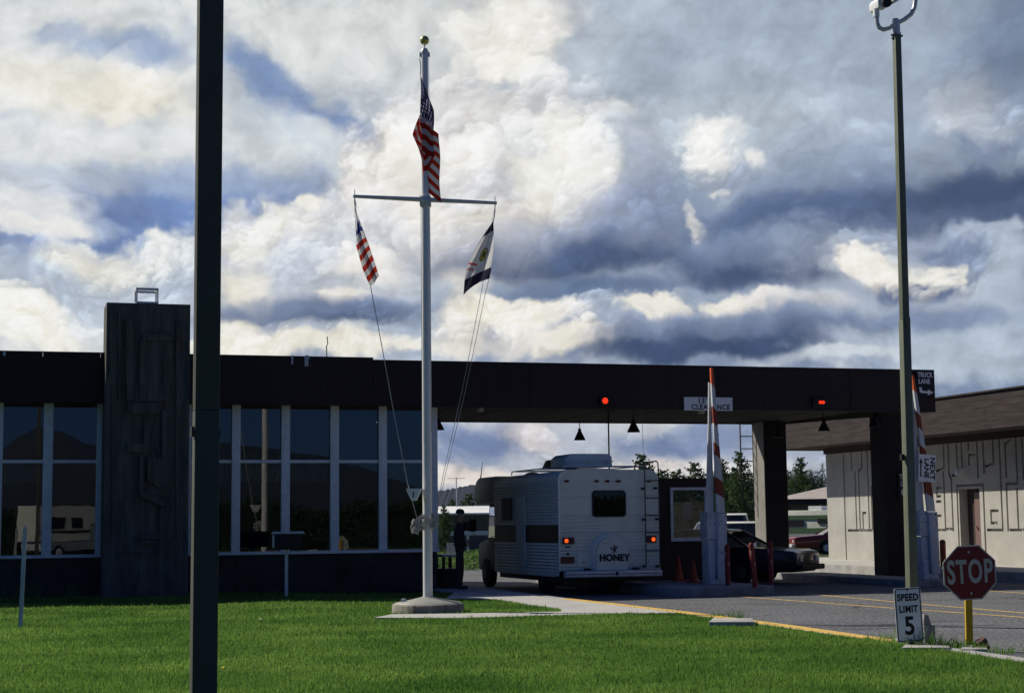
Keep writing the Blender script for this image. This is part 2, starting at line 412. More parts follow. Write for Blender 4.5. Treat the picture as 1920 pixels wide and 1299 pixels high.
class MB:
    def __init__(s): s.v = []; s.f = []; s.m = []; s.uv = None; s.cur = 0
    def add(s, vs, fs, mat=None):
        b = len(s.v); s.v += [tuple(v) for v in vs]
        for f in fs: s.f.append(tuple(i+b for i in f)); s.m.append(s.cur if mat is None else mat)
        return s
    def box(s, x0, x1, y0, y1, z0, z1, M=None, mat=None):
        vs = [(x, y, z) for z in (z0, z1) for y in (y0, y1) for x in (x0, x1)]
        if M is not None: vs = [M @ Vector(v) for v in vs]
        return s.add(vs, [(0, 2, 3, 1), (4, 5, 7, 6), (0, 1, 5, 4), (2, 6, 7, 3), (0, 4, 6, 2), (1, 3, 7, 5)], mat)
    def bar(s, a, b, w, h=None, up=(0, 0, 1), mat=None):
        a = Vector(a); b = Vector(b); d = (b-a); l = d.length; d.normalize(); h = h or w
        u = Vector(up)
        if abs(d.dot(u)) > .95: u = Vector((0, 1, 0))
        x = d.cross(u).normalized(); z = x.cross(d)
        vs = []
        for p in (a, b):
            for (i, j) in ((-1, -1), (1, -1), (1, 1), (-1, 1)): vs.append(p+x*w/2*i+z*h/2*j)
        return s.add(vs, [(3, 2, 1, 0), (4, 5, 6, 7), (0, 1, 5, 4), (1, 2, 6, 5), (2, 3, 7, 6), (3, 0, 4, 7)], mat)
    def tube(s, pts, r, n=8, cap=True, mat=None):
        pts = [Vector(p) for p in pts]; K = len(pts); rr = r if isinstance(r, (list, tuple)) else [r]*K
        vs = []; ref = None
        for i, p in enumerate(pts):
            d = (pts[min(i+1, K-1)]-pts[max(i-1, 0)]).normalized()
            if ref is None: ref = Vector((1, 0, 0)) if abs(d.x) < .8 else Vector((0, 0, 1))
            x = (ref-d*ref.dot(d)).normalized(); y = d.cross(x); ref = x
            for k in range(n):
                a = 2*math.pi*k/n; vs.append(p+(x*math.cos(a)+y*math.sin(a))*rr[i])
        fs = [(i*n+k, i*n+(k+1) % n, (i+1)*n+(k+1) % n, (i+1)*n+k) for i in range(K-1) for k in range(n)]
        if cap: fs += [tuple(range(n-1, -1, -1)), tuple((K-1)*n+k for k in range(n))]
        return s.add(vs, fs, mat)
    def lathe(s, prof, n=24, c=(0, 0, 0), mat=None):
        vs = []; K = len(prof)
        for (r, z) in prof:
            for k in range(n):
                a = 2*math.pi*k/n; vs.append((c[0]+r*math.cos(a), c[1]+r*math.sin(a), c[2]+z))
        fs = [(i*n+k, i*n+(k+1) % n, (i+1)*n+(k+1) % n, (i+1)*n+k) for i in range(K-1) for k in range(n)]
        fs += [tuple(range(n-1, -1, -1)), tuple((K-1)*n+k for k in range(n))]
        return s.add(vs, fs, mat)
    def prism(s, poly, y0, y1, mat=None, ax='y'):
        """poly in (x,z) extruded along y (ax='y'), or (y,z) along x (ax='x'), or (x,y) along z"""
        n = len(poly)
        f = {'y': lambda p, t: (p[0], t, p[1]), 'x': lambda p, t: (t, p[0], p[1]), 'z': lambda p, t: (p[0], p[1], t)}[ax]
        vs = [f(p, y0) for p in poly]+[f(p, y1) for p in poly]
        fs = [tuple(range(n)), tuple(range(2*n-1, n-1, -1))]+[(i, i+n, (i+1) % n+n, (i+1) % n) for i in range(n)]
        return s.add(vs, fs, mat)
    def build(s, name, mats, parent=None, smooth=False, bevel=0, fix=True, ang=35):
        me = bpy.data.meshes.new(name); me.from_pydata(s.v, [], s.f)
        if not isinstance(mats, (list, tuple)): mats = [mats]
        for m in mats: me.materials.append(m)
        if len(mats) > 1: me.polygons.foreach_set('material_index', s.m)
        if fix or bevel:
            bm = bmesh.new(); bm.from_mesh(me)
            if fix: bmesh.ops.recalc_face_normals(bm, faces=bm.faces)
            if bevel:
                bmesh.ops.bevel(bm, geom=[e for e in bm.edges if e.is_manifold and e.calc_face_angle(0) > R(30)], offset=bevel, segments=2, affect='EDGES', profile=.6)
            bm.to_mesh(me); bm.free()
        if smooth or bevel:
            me.polygons.foreach_set('use_smooth', [True]*len(me.polygons))
            if hasattr(me, 'set_sharp_from_angle'): me.set_sharp_from_angle(angle=R(ang))
        me.update()
        return link(name, me, parent)
def rrect(w, h, r, n=5, cx=0, cz=0):
    p = []
    for (sx, sz, a0) in ((1, 1, 0), (-1, 1, 90), (-1, -1, 180), (1, -1, 270)):
        for k in range(n+1):
            a = R(a0+90*k/n); p.append((cx+sx*(w/2-r)+r*math.cos(a), cz+sz*(h/2-r)+r*math.sin(a)))
    return p
def text_into(s, size, name, mat, parent, loc, rot=(math.pi/2, 0, 0), ext=.004, sx=1, bold=0, align='CENTER', space=1.0):
    cu = bpy.data.curves.new(name, 'FONT'); cu.body = s; cu.size = size; cu.extrude = ext; cu.offset = bold
    cu.align_x = align; cu.align_y = 'CENTER'; cu.resolution_u = 4; cu.space_character = space
    t = bpy.data.objects.new('tmp', cu); COL.objects.link(t)
    dg = bpy.context.evaluated_depsgraph_get(); me = bpy.data.meshes.new_from_object(t.evaluated_get(dg))
    bpy.data.objects.remove(t); me.name = name
    me.transform(Matrix.Diagonal((sx, 1, 1, 1)))
    me.materials.clear(); me.materials.append(mat)
    o = link(name, me, parent); o.location = loc; o.rotation_euler = rot
    return o

# ================================================================ MATERIALS
def mat(name, col, rough=.7, metal=0, var=.15, vs=3.0, bump=0, bs=40, spec=.3, stain=None, stretch=(1, 1, 1), emit=None, coat=0, fine=0):
    m = bpy.data.materials.new(name); m.use_nodes = True; nt = m.node_tree; N = nt.nodes; L = nt.links
    b = N['Principled BSDF']; b.inputs['Roughness'].default_value = rough; b.inputs['Metallic'].default_value = metal
    b.inputs['Specular IOR Level'].default_value = spec; b.inputs['Coat Weight'].default_value = coat
    tc = N.new('ShaderNodeTexCoord'); mp = N.new('ShaderNodeMapping'); mp.inputs['Scale'].default_value = stretch
    L.new(tc.outputs['Object'], mp.inputs[0])
    last = None
    if var:
        nz = N.new('ShaderNodeTexNoise'); nz.inputs['Scale'].default_value = vs; nz.inputs['Detail'].default_value = 8; nz.inputs['Roughness'].default_value = .65
        L.new(mp.outputs[0], nz.inputs[0])
        cr = N.new('ShaderNodeMapRange'); cr.inputs[1].default_value = .3; cr.inputs[2].default_value = .7; cr.inputs[3].default_value = 1-var; cr.inputs[4].default_value = 1+var
        L.new(nz.outputs[0], cr.inputs[0])
        val = cr.outputs[0]
        if fine:
            n2 = N.new('ShaderNodeTexNoise'); n2.inputs['Scale'].default_value = bs; n2.inputs['Detail'].default_value = 3; L.new(tc.outputs['Object'], n2.inputs[0])
            c2 = N.new('ShaderNodeMapRange'); c2.inputs[1].default_value = .3; c2.inputs[2].default_value = .7; c2.inputs[3].default_value = 1-fine; c2.inputs[4].default_value = 1+fine
            L.new(n2.outputs[0], c2.inputs[0])
            mm = N.new('ShaderNodeMath'); mm.operation = 'MULTIPLY'; L.new(val, mm.inputs[0]); L.new(c2.outputs[0], mm.inputs[1]); val = mm.outputs[0]
        vm = N.new('ShaderNodeVectorMath'); vm.operation = 'SCALE'; vm.inputs[0].default_value = col[:3]; L.new(val, vm.inputs[3])
        last = vm.outputs[0]
        if stain:
            sc, amt, scol = stain
            n3 = N.new('ShaderNodeTexNoise'); n3.inputs['Scale'].default_value = sc; n3.inputs['Detail'].default_value = 7; n3.inputs['Roughness'].default_value = .7
            mp3 = N.new('ShaderNodeMapping'); mp3.inputs['Location'].default_value = (7.3, 2.1, 4.4); mp3.inputs['Scale'].default_value = stretch
            L.new(tc.outputs['Object'], mp3.inputs[0]); L.new(mp3.outputs[0], n3.inputs[0])
            c3 = N.new('ShaderNodeMapRange'); c3.inputs[1].default_value = amt; c3.inputs[2].default_value = amt+.08; L.new(n3.outputs[0], c3.inputs[0])
            mx = N.new('ShaderNodeMix'); mx.data_type = 'RGBA'; L.new(c3.outputs[0], mx.inputs[0]); L.new(last, mx.inputs[6]); mx.inputs[7].default_value = (*scol, 1)
            last = mx.outputs[2]
        L.new(last, b.inputs['Base Color'])
    else: b.inputs['Base Color'].default_value = (*col[:3], 1)
    if bump:
        nb = N.new('ShaderNodeTexNoise'); nb.inputs['Scale'].default_value = bs; nb.inputs['Detail'].default_value = 4; L.new(mp.outputs[0], nb.inputs[0])
        bp = N.new('ShaderNodeBump'); bp.inputs['Strength'].default_value = bump; bp.inputs['Distance'].default_value = .02
        L.new(nb.outputs[0], bp.inputs['Height']); L.new(bp.outputs[0], b.inputs['Normal'])
    if emit:
        b.inputs['Emission Color'].default_value = (*emit[0], 1); b.inputs['Emission Strength'].default_value = emit[1]
    return m
def glass_mat(name, tint=(.5, .55, .6), ior=1.6, rough=.0):
    m = bpy.data.materials.new(name); m.use_nodes = True; nt = m.node_tree; N = nt.nodes; L = nt.links; N.clear()
    o = N.new('ShaderNodeOutputMaterial'); mx = N.new('ShaderNodeMixShader'); fr = N.new('ShaderNodeFresnel'); fr.inputs[0].default_value = ior
    t = N.new('ShaderNodeBsdfTransparent'); t.inputs[0].default_value = (*tint, 1); g = N.new('ShaderNodeBsdfGlossy'); g.inputs['Roughness'].default_value = rough
    tc = N.new('ShaderNodeTexCoord'); nb = N.new('ShaderNodeTexNoise'); nb.inputs['Scale'].default_value = .9; bp = N.new('ShaderNodeBump'); bp.inputs['Strength'].default_value = .02; bp.inputs['Distance'].default_value = .05
    L.new(tc.outputs['Object'], nb.inputs[0]); L.new(nb.outputs[0], bp.inputs['Height']); L.new(bp.outputs[0], g.inputs['Normal'])
    L.new(fr.outputs[0], mx.inputs[0]); L.new(t.outputs[0], mx.inputs[1]); L.new(g.outputs[0], mx.inputs[2]); L.new(mx.outputs[0], o.inputs[0])
    return m
def leaf_mat(name, c1, c2, trans=.35, patch=None, rough=.6):
    m = bpy.data.materials.new(name); m.use_nodes = True; nt = m.node_tree; N = nt.nodes; L = nt.links; N.clear()
    o = N.new('ShaderNodeOutputMaterial'); ge = N.new('ShaderNodeNewGeometry'); mx = N.new('ShaderNodeMix'); mx.data_type = 'RGBA'
    mx.inputs[6].default_value = (*c1, 1); mx.inputs[7].default_value = (*c2, 1); L.new(ge.outputs['Random Per Island'], mx.inputs[0])
    c = mx.outputs[2]
    if patch:
        tc = N.new('ShaderNodeTexCoord'); nz = N.new('ShaderNodeTexNoise'); nz.inputs['Scale'].default_value = patch[0]; nz.inputs['Detail'].default_value = 5
        mp = N.new('ShaderNodeMapping'); mp.inputs['Scale'].default_value = (.8, .9, 1); L.new(tc.outputs['Object'], mp.inputs[0])
        L.new(mp.outputs[0], nz.inputs[0]); mr = N.new('ShaderNodeMapRange')
        for i, q in enumerate((.3, .72, 0, 1)): mr.inputs[i+1].default_value = q
        L.new(nz.outputs[0], mr.inputs[0]); m2 = N.new('ShaderNodeMix'); m2.data_type = 'RGBA'; m2.blend_type = 'MULTIPLY'; m2.inputs[0].default_value = 1
        m3 = N.new('ShaderNodeMix'); m3.data_type = 'RGBA'; m3.inputs[6].default_value = (*patch[1], 1); m3.inputs[7].default_value = (*patch[2], 1); L.new(mr.outputs[0], m3.inputs[0])
        L.new(c, m2.inputs[6]); L.new(m3.outputs[2], m2.inputs[7]); c = m2.outputs[2]
    d = N.new('ShaderNodeBsdfPrincipled'); d.inputs['Roughness'].default_value = rough; d.inputs['Specular IOR Level'].default_value = .15; L.new(c, d.inputs['Base Color'])
    t = N.new('ShaderNodeBsdfTranslucent'); L.new(c, t.inputs[0]); ms = N.new('ShaderNodeMixShader'); ms.inputs[0].default_value = trans
    L.new(d.outputs[0], ms.inputs[1]); L.new(t.outputs[0], ms.inputs[2]); L.new(ms.outputs[0], o.inputs[0])
    return m
M = {}
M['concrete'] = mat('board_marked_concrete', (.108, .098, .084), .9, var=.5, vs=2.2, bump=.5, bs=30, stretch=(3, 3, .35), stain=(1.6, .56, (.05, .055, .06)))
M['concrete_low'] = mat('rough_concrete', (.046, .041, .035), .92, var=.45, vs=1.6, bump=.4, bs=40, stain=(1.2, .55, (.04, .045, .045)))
M['wall_tan'] = mat('tan_concrete', (.395, .385, .35), .9, var=.14, vs=1.3, bump=.25, bs=60, fine=.12, stain=(.7, .62, (.32, .30, .26)))
M['pave'] = mat('pale_pavement', (.42, .41, .38), .9, var=.14, vs=1.4, bump=.3, bs=50, fine=.15, stain=(.8, .62, (.26, .25, .23)))
M['curb'] = mat('curb_concrete', (.36, .35, .33), .9, var=.25, vs=3, bump=.3, bs=40, fine=.2)
M['islandc'] = mat('island_concrete', (.26, .26, .26), .9, var=.3, vs=3, bump=.3, bs=40, fine=.2)
M['yellow'] = mat('yellow_road_paint', (.62, .40, .10), .8, var=.2, vs=6, fine=.2, bs=30, stain=(5, .60, (.20, .17, .12)))
M['yellowline'] = mat('worn_yellow_line', (.50, .34, .12), .8, var=.2, vs=6, fine=.25, bs=30, stain=(4, .56, (.12, .11, .10)))
M['fascia'] = mat('dark_brown_metal', (.024, .013, .011), .55, var=.2, vs=.5, stretch=(1, 1, .3), spec=.25)
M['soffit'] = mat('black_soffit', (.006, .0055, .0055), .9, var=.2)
M['column'] = mat('weathered_column_concrete', (.24, .23, .21), .9, var=.2, vs=2, bump=.2)
M['darkcol'] = mat('near_black_column', (.022, .018, .018), .8, var=.2, vs=2)  # near-black: front column, and plates standing in for shade on the rear one
M['frame'] = mat('grey_blue_window_frame', (.72, .74, .72), .6, var=.12, vs=6, stain=(9, .66, (.16, .17, .18)))
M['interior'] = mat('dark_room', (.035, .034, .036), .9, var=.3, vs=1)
M['valance'] = mat('grey_green_curtain', (.26, .34, .31), .9, var=.2, vs=5, stretch=(6, 1, .4))
M['glass'] = glass_mat('window_glass', (.50, .55, .62), 1.95)
M['boothglass'] = glass_mat('booth_glass', (.30, .36, .48), 1.5)
M['carglass'] = glass_mat('vehicle_glass', (.22, .24, .27), 1.6)
M['siding'] = mat('aged_brown_boards', (.038, .029, .027), .9, var=.6, vs=2.4, stretch=(.5, .5, 5), bump=.4, bs=25)
M['siding_dark'] = mat('dark_brown_boards', (.05, .036, .034), .9, var=.3, vs=2, stretch=(1, 1, 5))
M['alu'] = mat('brushed_aluminium', (.74, .74, .70), .38, .12, var=.1, vs=5, stretch=(1, 1, .1))
M['galv'] = mat('galvanised_steel', (.56, .58, .58), .45, .25, var=.15, vs=6)
M['gold'] = mat('tarnished_gold_ball', (.50, .45, .16), .3, .8, var=.15, vs=12)
M['rope'] = mat('grey_rope', (.42, .42, .40), .9, var=.2)
M['polegreen'] = mat('olive_painted_steel', (.13, .145, .105), .6, var=.12, vs=4, spec=.2, stain=(7, .7, (.07, .06, .045)))
M['poledark'] = mat('dark_olive_steel', (.075, .078, .062), .6, var=.12, vs=4, spec=.15)
M['white'] = mat('white_paint', (.74, .76, .76), .5, var=.08, vs=5)
M['gatewhite'] = mat('chipped_white_paint', (.52, .56, .59), .6, var=.1, vs=4, stain=(7, .585, (.035, .045, .07)))
M['boardwhite'] = mat('white_gate_board', (.55, .58, .58), .6, var=.1, vs=4, stain=(7, .70, (.25, .24, .22)))
M['orange'] = mat('orange_paint', (.62, .11, .03), .6, var=.15, vs=6)
M['redbrown'] = mat('faded_red_paint', (.22, .045, .025), .7, var=.2, vs=6, stain=(9, .68, (.35, .30, .26)))
M['bollard'] = mat('worn_red_bollard', (.17, .018, .015), .6, var=.25, vs=5, stain=(9, .57, (.42, .38, .40)))
M['pedestal'] = mat('stained_pedestal_concrete', (.27, .25, .21), .9, var=.3, vs=5, stretch=(2.5, 2.5, .3), stain=(3, .52, (.13, .11, .09)))
M['basecover'] = mat('dull_base_cover', (.33, .33, .29), .6, .3, var=.15, vs=4)
M['black'] = mat('black_paint', (.012, .012, .013), .6, var=.1)
M['rubber'] = mat('black_rubber', (.014, .014, .014), .85, var=.2)
M['chrome'] = mat('chrome', (.62, .63, .65), .2, 1, var=.05)
M['rvwhite'] = mat('cream_aluminium_skin', (.62, .67, .59), .5, var=.10, vs=2.2, spec=.4, stain=(2.2, .64, (.44, .46, .42)))
M['rvstripe'] = mat('dark_brown_stripe', (.03, .018, .015), .5, var=.1)
M['amber'] = mat('lit_amber_lens', (.7, .08, .01), .3, var=0, emit=((1, .09, .01), 1.6))
M['redlamp'] = mat('lit_red_lens', (.7, .03, .01), .3, var=0, emit=((1, .04, .008), 1.1))
M['reddark'] = mat('dark_red_lens', (.09, .012, .01), .3, var=.1)
M['signwhite'] = mat('white_sign_face', (.78, .80, .80), .5, var=.06, vs=4, stain=(6, .72, (.4, .42, .42)))
M['signred'] = mat('faded_stop_red', (.15, .014, .012), .5, var=.12, vs=5)
M['signletter'] = mat('pale_green_white_letters', (.40, .43, .36), .6, var=.06)
M['postyellow'] = mat('yellow_post_paint', (.52, .33, .01), .6, var=.15, vs=5)
M['wood'] = mat('grey_weathered_wood', (.52, .55, .56), .9, var=.3, vs=4, stretch=(6, 6, .5), bump=.3)
M['brownwood'] = mat('brown_wood', (.10, .06, .035), .9, var=.3, vs=4, stretch=(6, 6, .5))
M['rock'] = mat('reddish_rock', (.11, .065, .05), .9, var=.35, vs=9, bump=.6, bs=20)
M['cone'] = mat('orange_cone_rubber', (.36, .06, .022), .6, var=.12)
M['boothbrown'] = mat('dark_brown_booth_board', (.045, .026, .022), .8, var=.2, vs=3, stretch=(3, 3, .4))
M['carpurple'] = mat('dark_plum_car_paint', (.022, .013, .026), .3, .2, var=.08, spec=.5, coat=.6)
M['carwhite'] = mat('white_car_paint', (.74, .74, .70), .35, var=.05, coat=.5)
M['carred'] = mat('dark_red_car_paint', (.16, .012, .018), .35, .1, var=.05, coat=.5)
M['trailerwhite'] = mat('trailer_cream', (.62, .64, .56), .5, var=.1, vs=3)
M['trailergreen'] = mat('trailer_green', (.10, .17, .08), .5, var=.1, vs=3)
M['tanroof'] = mat('pale_shingle_roof', (.42, .37, .33), .9, var=.2, vs=2, stretch=(.5, 3, 3))
M['whiteroof'] = mat('white_metal_roof', (.78, .78, .76), .6, var=.06)
M['greysiding'] = mat('grey_brown_siding', (.16, .14, .12), .9, var=.25, vs=3, stretch=(5, 1, .3))
M['skin'] = mat('skin', (.35, .2, .14), .6, var=.05)
M['uniform'] = mat('dark_uniform_cloth', (.035, .032, .03), .9, var=.2, vs=8)
M['navy'] = mat('navy_cloth', (.02, .022, .05), .9, var=.1)
M['dirt'] = mat('dark_soil', (.03, .028, .018), .95, var=.4, vs=6)
M['bluehill'] = mat('haze_tinted_forest_hill', (.004, .008, .016), .95, var=.45, vs=.03, bump=0)  # forest hill, with the blue of distance haze mixed into its base colour
M['mount'] = mat('mountain_slope', (.016, .020, .024), .95, var=.4, vs=.004)
# ================================================================ GROUND
def sheet(name, pts, z, m, kind='structure', thick=0, z0=None, parent=None):
    b = MB()
    if thick: b.prism([(p[0], p[1]) for p in pts], z-thick, z, ax='z')
    else: b.add([(p[0], p[1], z) for p in pts], [tuple(range(len(pts)))])
    o = b.build(name, m, parent)
    if kind: o['kind'] = kind
    return o
def asphalt():
    m = mat('asphalt', (.112, .116, .124), .9, var=.22, vs=.5, bump=.6, bs=17, fine=.9, stain=(.35, .60, (.075, .078, .08)))
    nt = m.node_tree; N = nt.nodes; L = nt.links; bs = N['Principled BSDF']; src = bs.inputs['Base Color'].links[0].from_socket
    tc = N.new('ShaderNodeTexCoord'); nz = N.new('ShaderNodeTexNoise'); nz.inputs['Scale'].default_value = .8; nz.inputs['Detail'].default_value = 5
    ad = N.new('ShaderNodeVectorMath'); ad.operation = 'MULTIPLY_ADD'; ad.inputs[1].default_value = (1.6, 1.6, 0); L.new(tc.outputs['Object'], nz.inputs[0]); L.new(nz.outputs[1], ad.inputs[0]); L.new(tc.outputs['Object'], ad.inputs[2])
    vo = N.new('ShaderNodeTexVoronoi'); vo.feature = 'DISTANCE_TO_EDGE'; vo.inputs['Scale'].default_value = .17; L.new(ad.outputs[0], vo.inputs[0])
    mr = N.new('ShaderNodeMapRange'); mr.inputs[1].default_value = .002; mr.inputs[2].default_value = .006; mr.inputs[3].default_value = .35; mr.inputs[4].default_value = 1; L.new(vo.outputs[0], mr.inputs[0])
    vm = N.new('ShaderNodeVectorMath'); vm.operation = 'SCALE'; L.new(src, vm.inputs[0]); L.new(mr.outputs[0], vm.inputs[3]); L.new(vm.outputs[0], bs.inputs['Base Color'])
    return m
M['asphalt'] = asphalt()
M['farground'] = leaf_mat('rough_grass_ground', (.04, .068, .022), (.065, .09, .035), 0, patch=(.09, (.6, .6, .6), (1.5, 1.4, 1.2)))
gb = MB(); gb.add([(-9000, -9000, -.03), (9000, -9000, -.03), (9000, 9000, -.03), (-9000, 9000, -.03)], [(0, 1, 2, 3)])
g = gb.build('ground', M['farground']); g['kind'] = 'structure'
sheet('road', [(-90, -30), (90, -30), (90, 62), (-90, 62)], 0, M['asphalt'])
# kerb line between lawn / walk and the inspection lane (world x, y)
KERB = [(6.75, 12.0), (6.35, 15.0), (5.62, 18.05), (5.28, 19.5), (4.88, 21.0), (4.05, 24.4), (3.00, 28.2), (2.05, 31.2), (1.12, 33.9), (.15, 37.2), (-.9, 40.8), (-2.4, 46), (-3.6, 50)]
def kerb_x(y):
    for (a, b) in zip(KERB[:-1], KERB[1:]):
        if a[1] <= y <= b[1]: return a[0]+(b[0]-a[0])*(y-a[1])/(b[1]-a[1])
    return KERB[0][0] if y < KERB[0][1] else KERB[-1][0]
def strip(pl, off0, off1, z0, z1, name, m, y_from=-99, y_to=99):
    """a strip that follows a polyline"""
    P = []
    for i, p in enumerate(pl):
        a = Vector(pl[max(i-1, 0)]); c = Vector(pl[min(i+1, len(pl)-1)]); d = (c-a).normalized(); n = Vector((d.y, -d.x)); P.append((Vector(p), n))
    P = [q for q in P if y_from <= q[0].y <= y_to]
    b = MB(); vs = []; K = len(P)
    for p, n in P:
        for (o, z) in ((off0, z0), (off1, z0), (off1, z1), (off0, z1)): vs.append((p.x+n.x*o, p.y+n.y*o, z))
    fs = [(i*4+k, i*4+(k+1) % 4, (i+1)*4+(k+1) % 4, (i+1)*4+k) for i in range(K-1) for k in range(4)]+[(0, 1, 2, 3), (K*4-1, K*4-2, K*4-3, K*4-4)]
    b.add(vs, fs); o = b.build(name, m); o['kind'] = 'structure'; return o
strip(KERB, -.30, 0, -.05, .135, 'kerb', M['curb'])
KY = [k for k in KERB if 21 <= k[1] <= 33.9]
strip(KY, -.27, .006, .02, .1385, 'kerb_paint', M['yellow'])
# walkway slabs
def G(px, py, z=.14): p = gnd(px, py, z); return (p.x, p.y)
def LW(s_, t_): p = FAC.wld(s_, t_); return (p.x, p.y)
walk = [(kerb_x(28.0)-.31, 28.0), G(1180, 1150), G(866, 1158), G(700, 1157.5), G(735, 1151), G(868, 1149.5), G(1052, 1146), G(1052, 1141), G(932, 1123), G(835, 1121), LW(-1.9, -1.6), LW(-1.9, 11), (-3.75, 50)]
walk += [(x-.31, y) for (x, y) in reversed(KERB) if 28.2 <= y < 50]
sheet('walkway', walk, .142, M['pave'], thick=.04)
WALKP = walk
# walk joints (real grooves as thin dark recess strips would be sub-pixel; joint slabs instead at the wide part)
# road markings
def line(name, pts, w, z=.006):
    P = [gnd(*p) for p in pts]; P = [(q.x, q.y) for q in P]
    o = strip(P, -w/2, w/2, z-.003, z, name, M['yellowline']); return o
line('lane_line', [(1340, 1114.5), (1369, 1117), (1678, 1140), (1920, 1157), (2000, 1162)], .11)
line('lane_line', [(1507, 1112), (1678, 1128), (1920, 1149), (2000, 1156)], .11)
line('lane_line', [(1850, 1107), (1920, 1112), (2000, 1118)], .11)
line('lane_line', [(1890, 1096.5), (1960, 1100)], .11)
# far pavement in front of the right-hand building
RB0 = Vector((11.32, 60.0, 0)); RBF = Frame(11.32, 60.0, R(-72))
def RW(x, y): p = RBF.wld(x, y); return (p.x, p.y)
def bx(name, fr, x0, x1, y0, y1, z0, z1, m, parent=None, kind=None, bevel=0):
    b = MB(); b.box(x0, x1, y0, y1, z0, z1); o = b.build(name, m, parent, bevel=bevel)
    if parent is None: o.location = fr.o; o.rotation_euler = (0, 0, fr.a)
    if kind: o['kind'] = kind
    return o
bx('far_pavement', RBF, -3, 60, -3.4, 6, -.05, .26, M['pave'], kind='structure')
b = MB(); b.box(-3, 60, -3.6, -3.402, -.05, .255); o = b.build('far_kerb', M['curb']); o.location = RBF.o; o.rotation_euler = (0, 0, RBF.a); o['kind'] = 'structure'

# lawn -------------------------------------------------------------
M['lawn'] = leaf_mat('lawn_base', (.022, .048, .012), (.022, .048, .012), 0, patch=(.5, (.7, .8, .7), (1.2, 1.15, 1.0)))
def lawn_z(x, y):
    return .118+.012*math.sin(x*.9+1)*math.sin(y*.55)+.022*math.sin(.33*x+.4)*math.sin(.21*y+1.3)*min(1, max(0, (kerb_x(y)-x)/1.5))+.05*max(0, min(1, (y-30)/5))*max(0, min(1, (-x-2)/3))
b = MB(); NY, NX = 90, 90; vs = []; fs = []
for j in range(NY+1):
    y = 1.0+(49.0-1.0)*j/NY; xr = kerb_x(y)-.302
    for i in range(NX+1):
        x = -26+(xr+26)*i/NX; vs.append((x, y, lawn_z(x, y)))
for j in range(NY):
    for i in range(NX):
        a = j*(NX+1)+i; fs.append((a, a+1, a+NX+2, a+NX+1))
b.add(vs, fs); lo = b.build('lawn', M['lawn'], smooth=True, fix=False); lo['kind'] = 'structure'
def inpoly(x, y, P):
    P = np.array(P); n = len(P); r = np.zeros(x.shape, bool); j = n-1
    for i in range(n):
        xi, yi = P[i]; xj, yj = P[j]
        c = ((yi > y) != (yj > y)) & (x < (xj-xi)*(y-yi)/(yj-yi+1e-12)+xi); r ^= c; j = i
    return r
SLABS = []      # polygons on the lawn without grass, filled in below
def grass_mesh():
    rng = np.random.RandomState(3); N = 1150000
    # more blades where they show larger
    u = rng.rand(N); y = 1/((1/13.5)*(1-u)+(1/37.5)*u); x = (rng.rand(N)*2-1)*(y*.33+.6)
    y = y+rng.rand(N)*.3
    kx = np.interp(y, [k[1] for k in KERB], [k[0] for k in KERB])
    ok = (x < kx-.33+rng.rand(N)*.07)
    ft = -(x)*math.sin(R(17))+(y-39.4)*math.cos(R(17)); ok &= ft < .35
    ok &= ~inpoly(x, y, WALKP)
    for s_ in SLABS: ok &= ~inpoly(x, y, s_)
    ok &= (x-PED[0])**2+(y-PED[1])**2 > .66**2
    x = x[ok]; y = y[ok]; n = len(x)
    z = .118+.012*np.sin(x*.9+1)*np.sin(y*.55)+.022*np.sin(.33*x+.4)*np.sin(.21*y+1.3)*np.clip((np.interp(y, [k[1] for k in KERB], [k[0] for k in KERB])-x)/1.5, 0, 1)+.05*np.clip((y-30)/5, 0, 1)*np.clip((-x-2)/3, 0, 1)-.008
    clump = np.sin(x*5.1+np.sin(y*3.7)*2)*np.sin(y*4.3+np.sin(x*2.9)*2)+.7*np.sin(x*1.7+y*.6)*np.sin(y*1.4-x*.4)
    h = (.034+.012*clump*.5+.026*rng.rand(n))*(.8+.7*(rng.rand(n) > .96))
    a = rng.rand(n)*2*math.pi; w = .005+.004*rng.rand(n)+.00022*y; le = .04*rng.rand(n)+.004; la = rng.rand(n)*2*math.pi
    w2x = np.cos(a)*w; w2y = np.sin(a)*w
    V = np.empty((n, 3, 3), np.float32)
    V[:, 0] = np.stack([x-w2x, y-w2y, z], 1); V[:, 1] = np.stack([x+w2x, y+w2y, z], 1)
    V[:, 2] = np.stack([x+np.cos(la)*le, y+np.sin(la)*le, z+h], 1)
    me = bpy.data.meshes.new('grass'); me.vertices.add(n*3); me.vertices.foreach_set('co', V.ravel())
    me.loops.add(n*3); me.loops.foreach_set('vertex_index', np.arange(n*3, dtype=np.int32))
    me.polygons.add(n); me.polygons.foreach_set('loop_start', np.arange(0, n*3, 3, dtype=np.int32)); me.polygons.foreach_set('loop_total', np.full(n, 3, np.int32))
    me.update(); me.materials.append(M['grass'])
    return me
M['grass'] = leaf_mat('grass_blades', (.086, .205, .034), (.195, .34, .072), .5, patch=(.6, (.50, .66, .5), (1.55, 1.32, 1.3)))

# ================================================================ MAIN INSPECTION BUILDING (frame FAC: x along the front, y into depth)
def fx(px, t, py=900): return FAC.hit(px, py, t)[0]
def fz(px, py, t): return FAC.hit(px, py, t)[1]
TW = .55                      # glass plane
bld = fthing('inspection_building', 'long low inspection building with dark brown fascia and tall window band', 'building', FAC)
sE = fx(820, TW-.1)           # right end of the window wall
sC0, sC1 = fx(197, -.6, 800), fx(355, -.6, 800)   # chimney edges
ZT = 5.50; ZB = 4.42; Zs = fz(640, 1031, TW-.08); Ztr = fz(640, 865, TW)
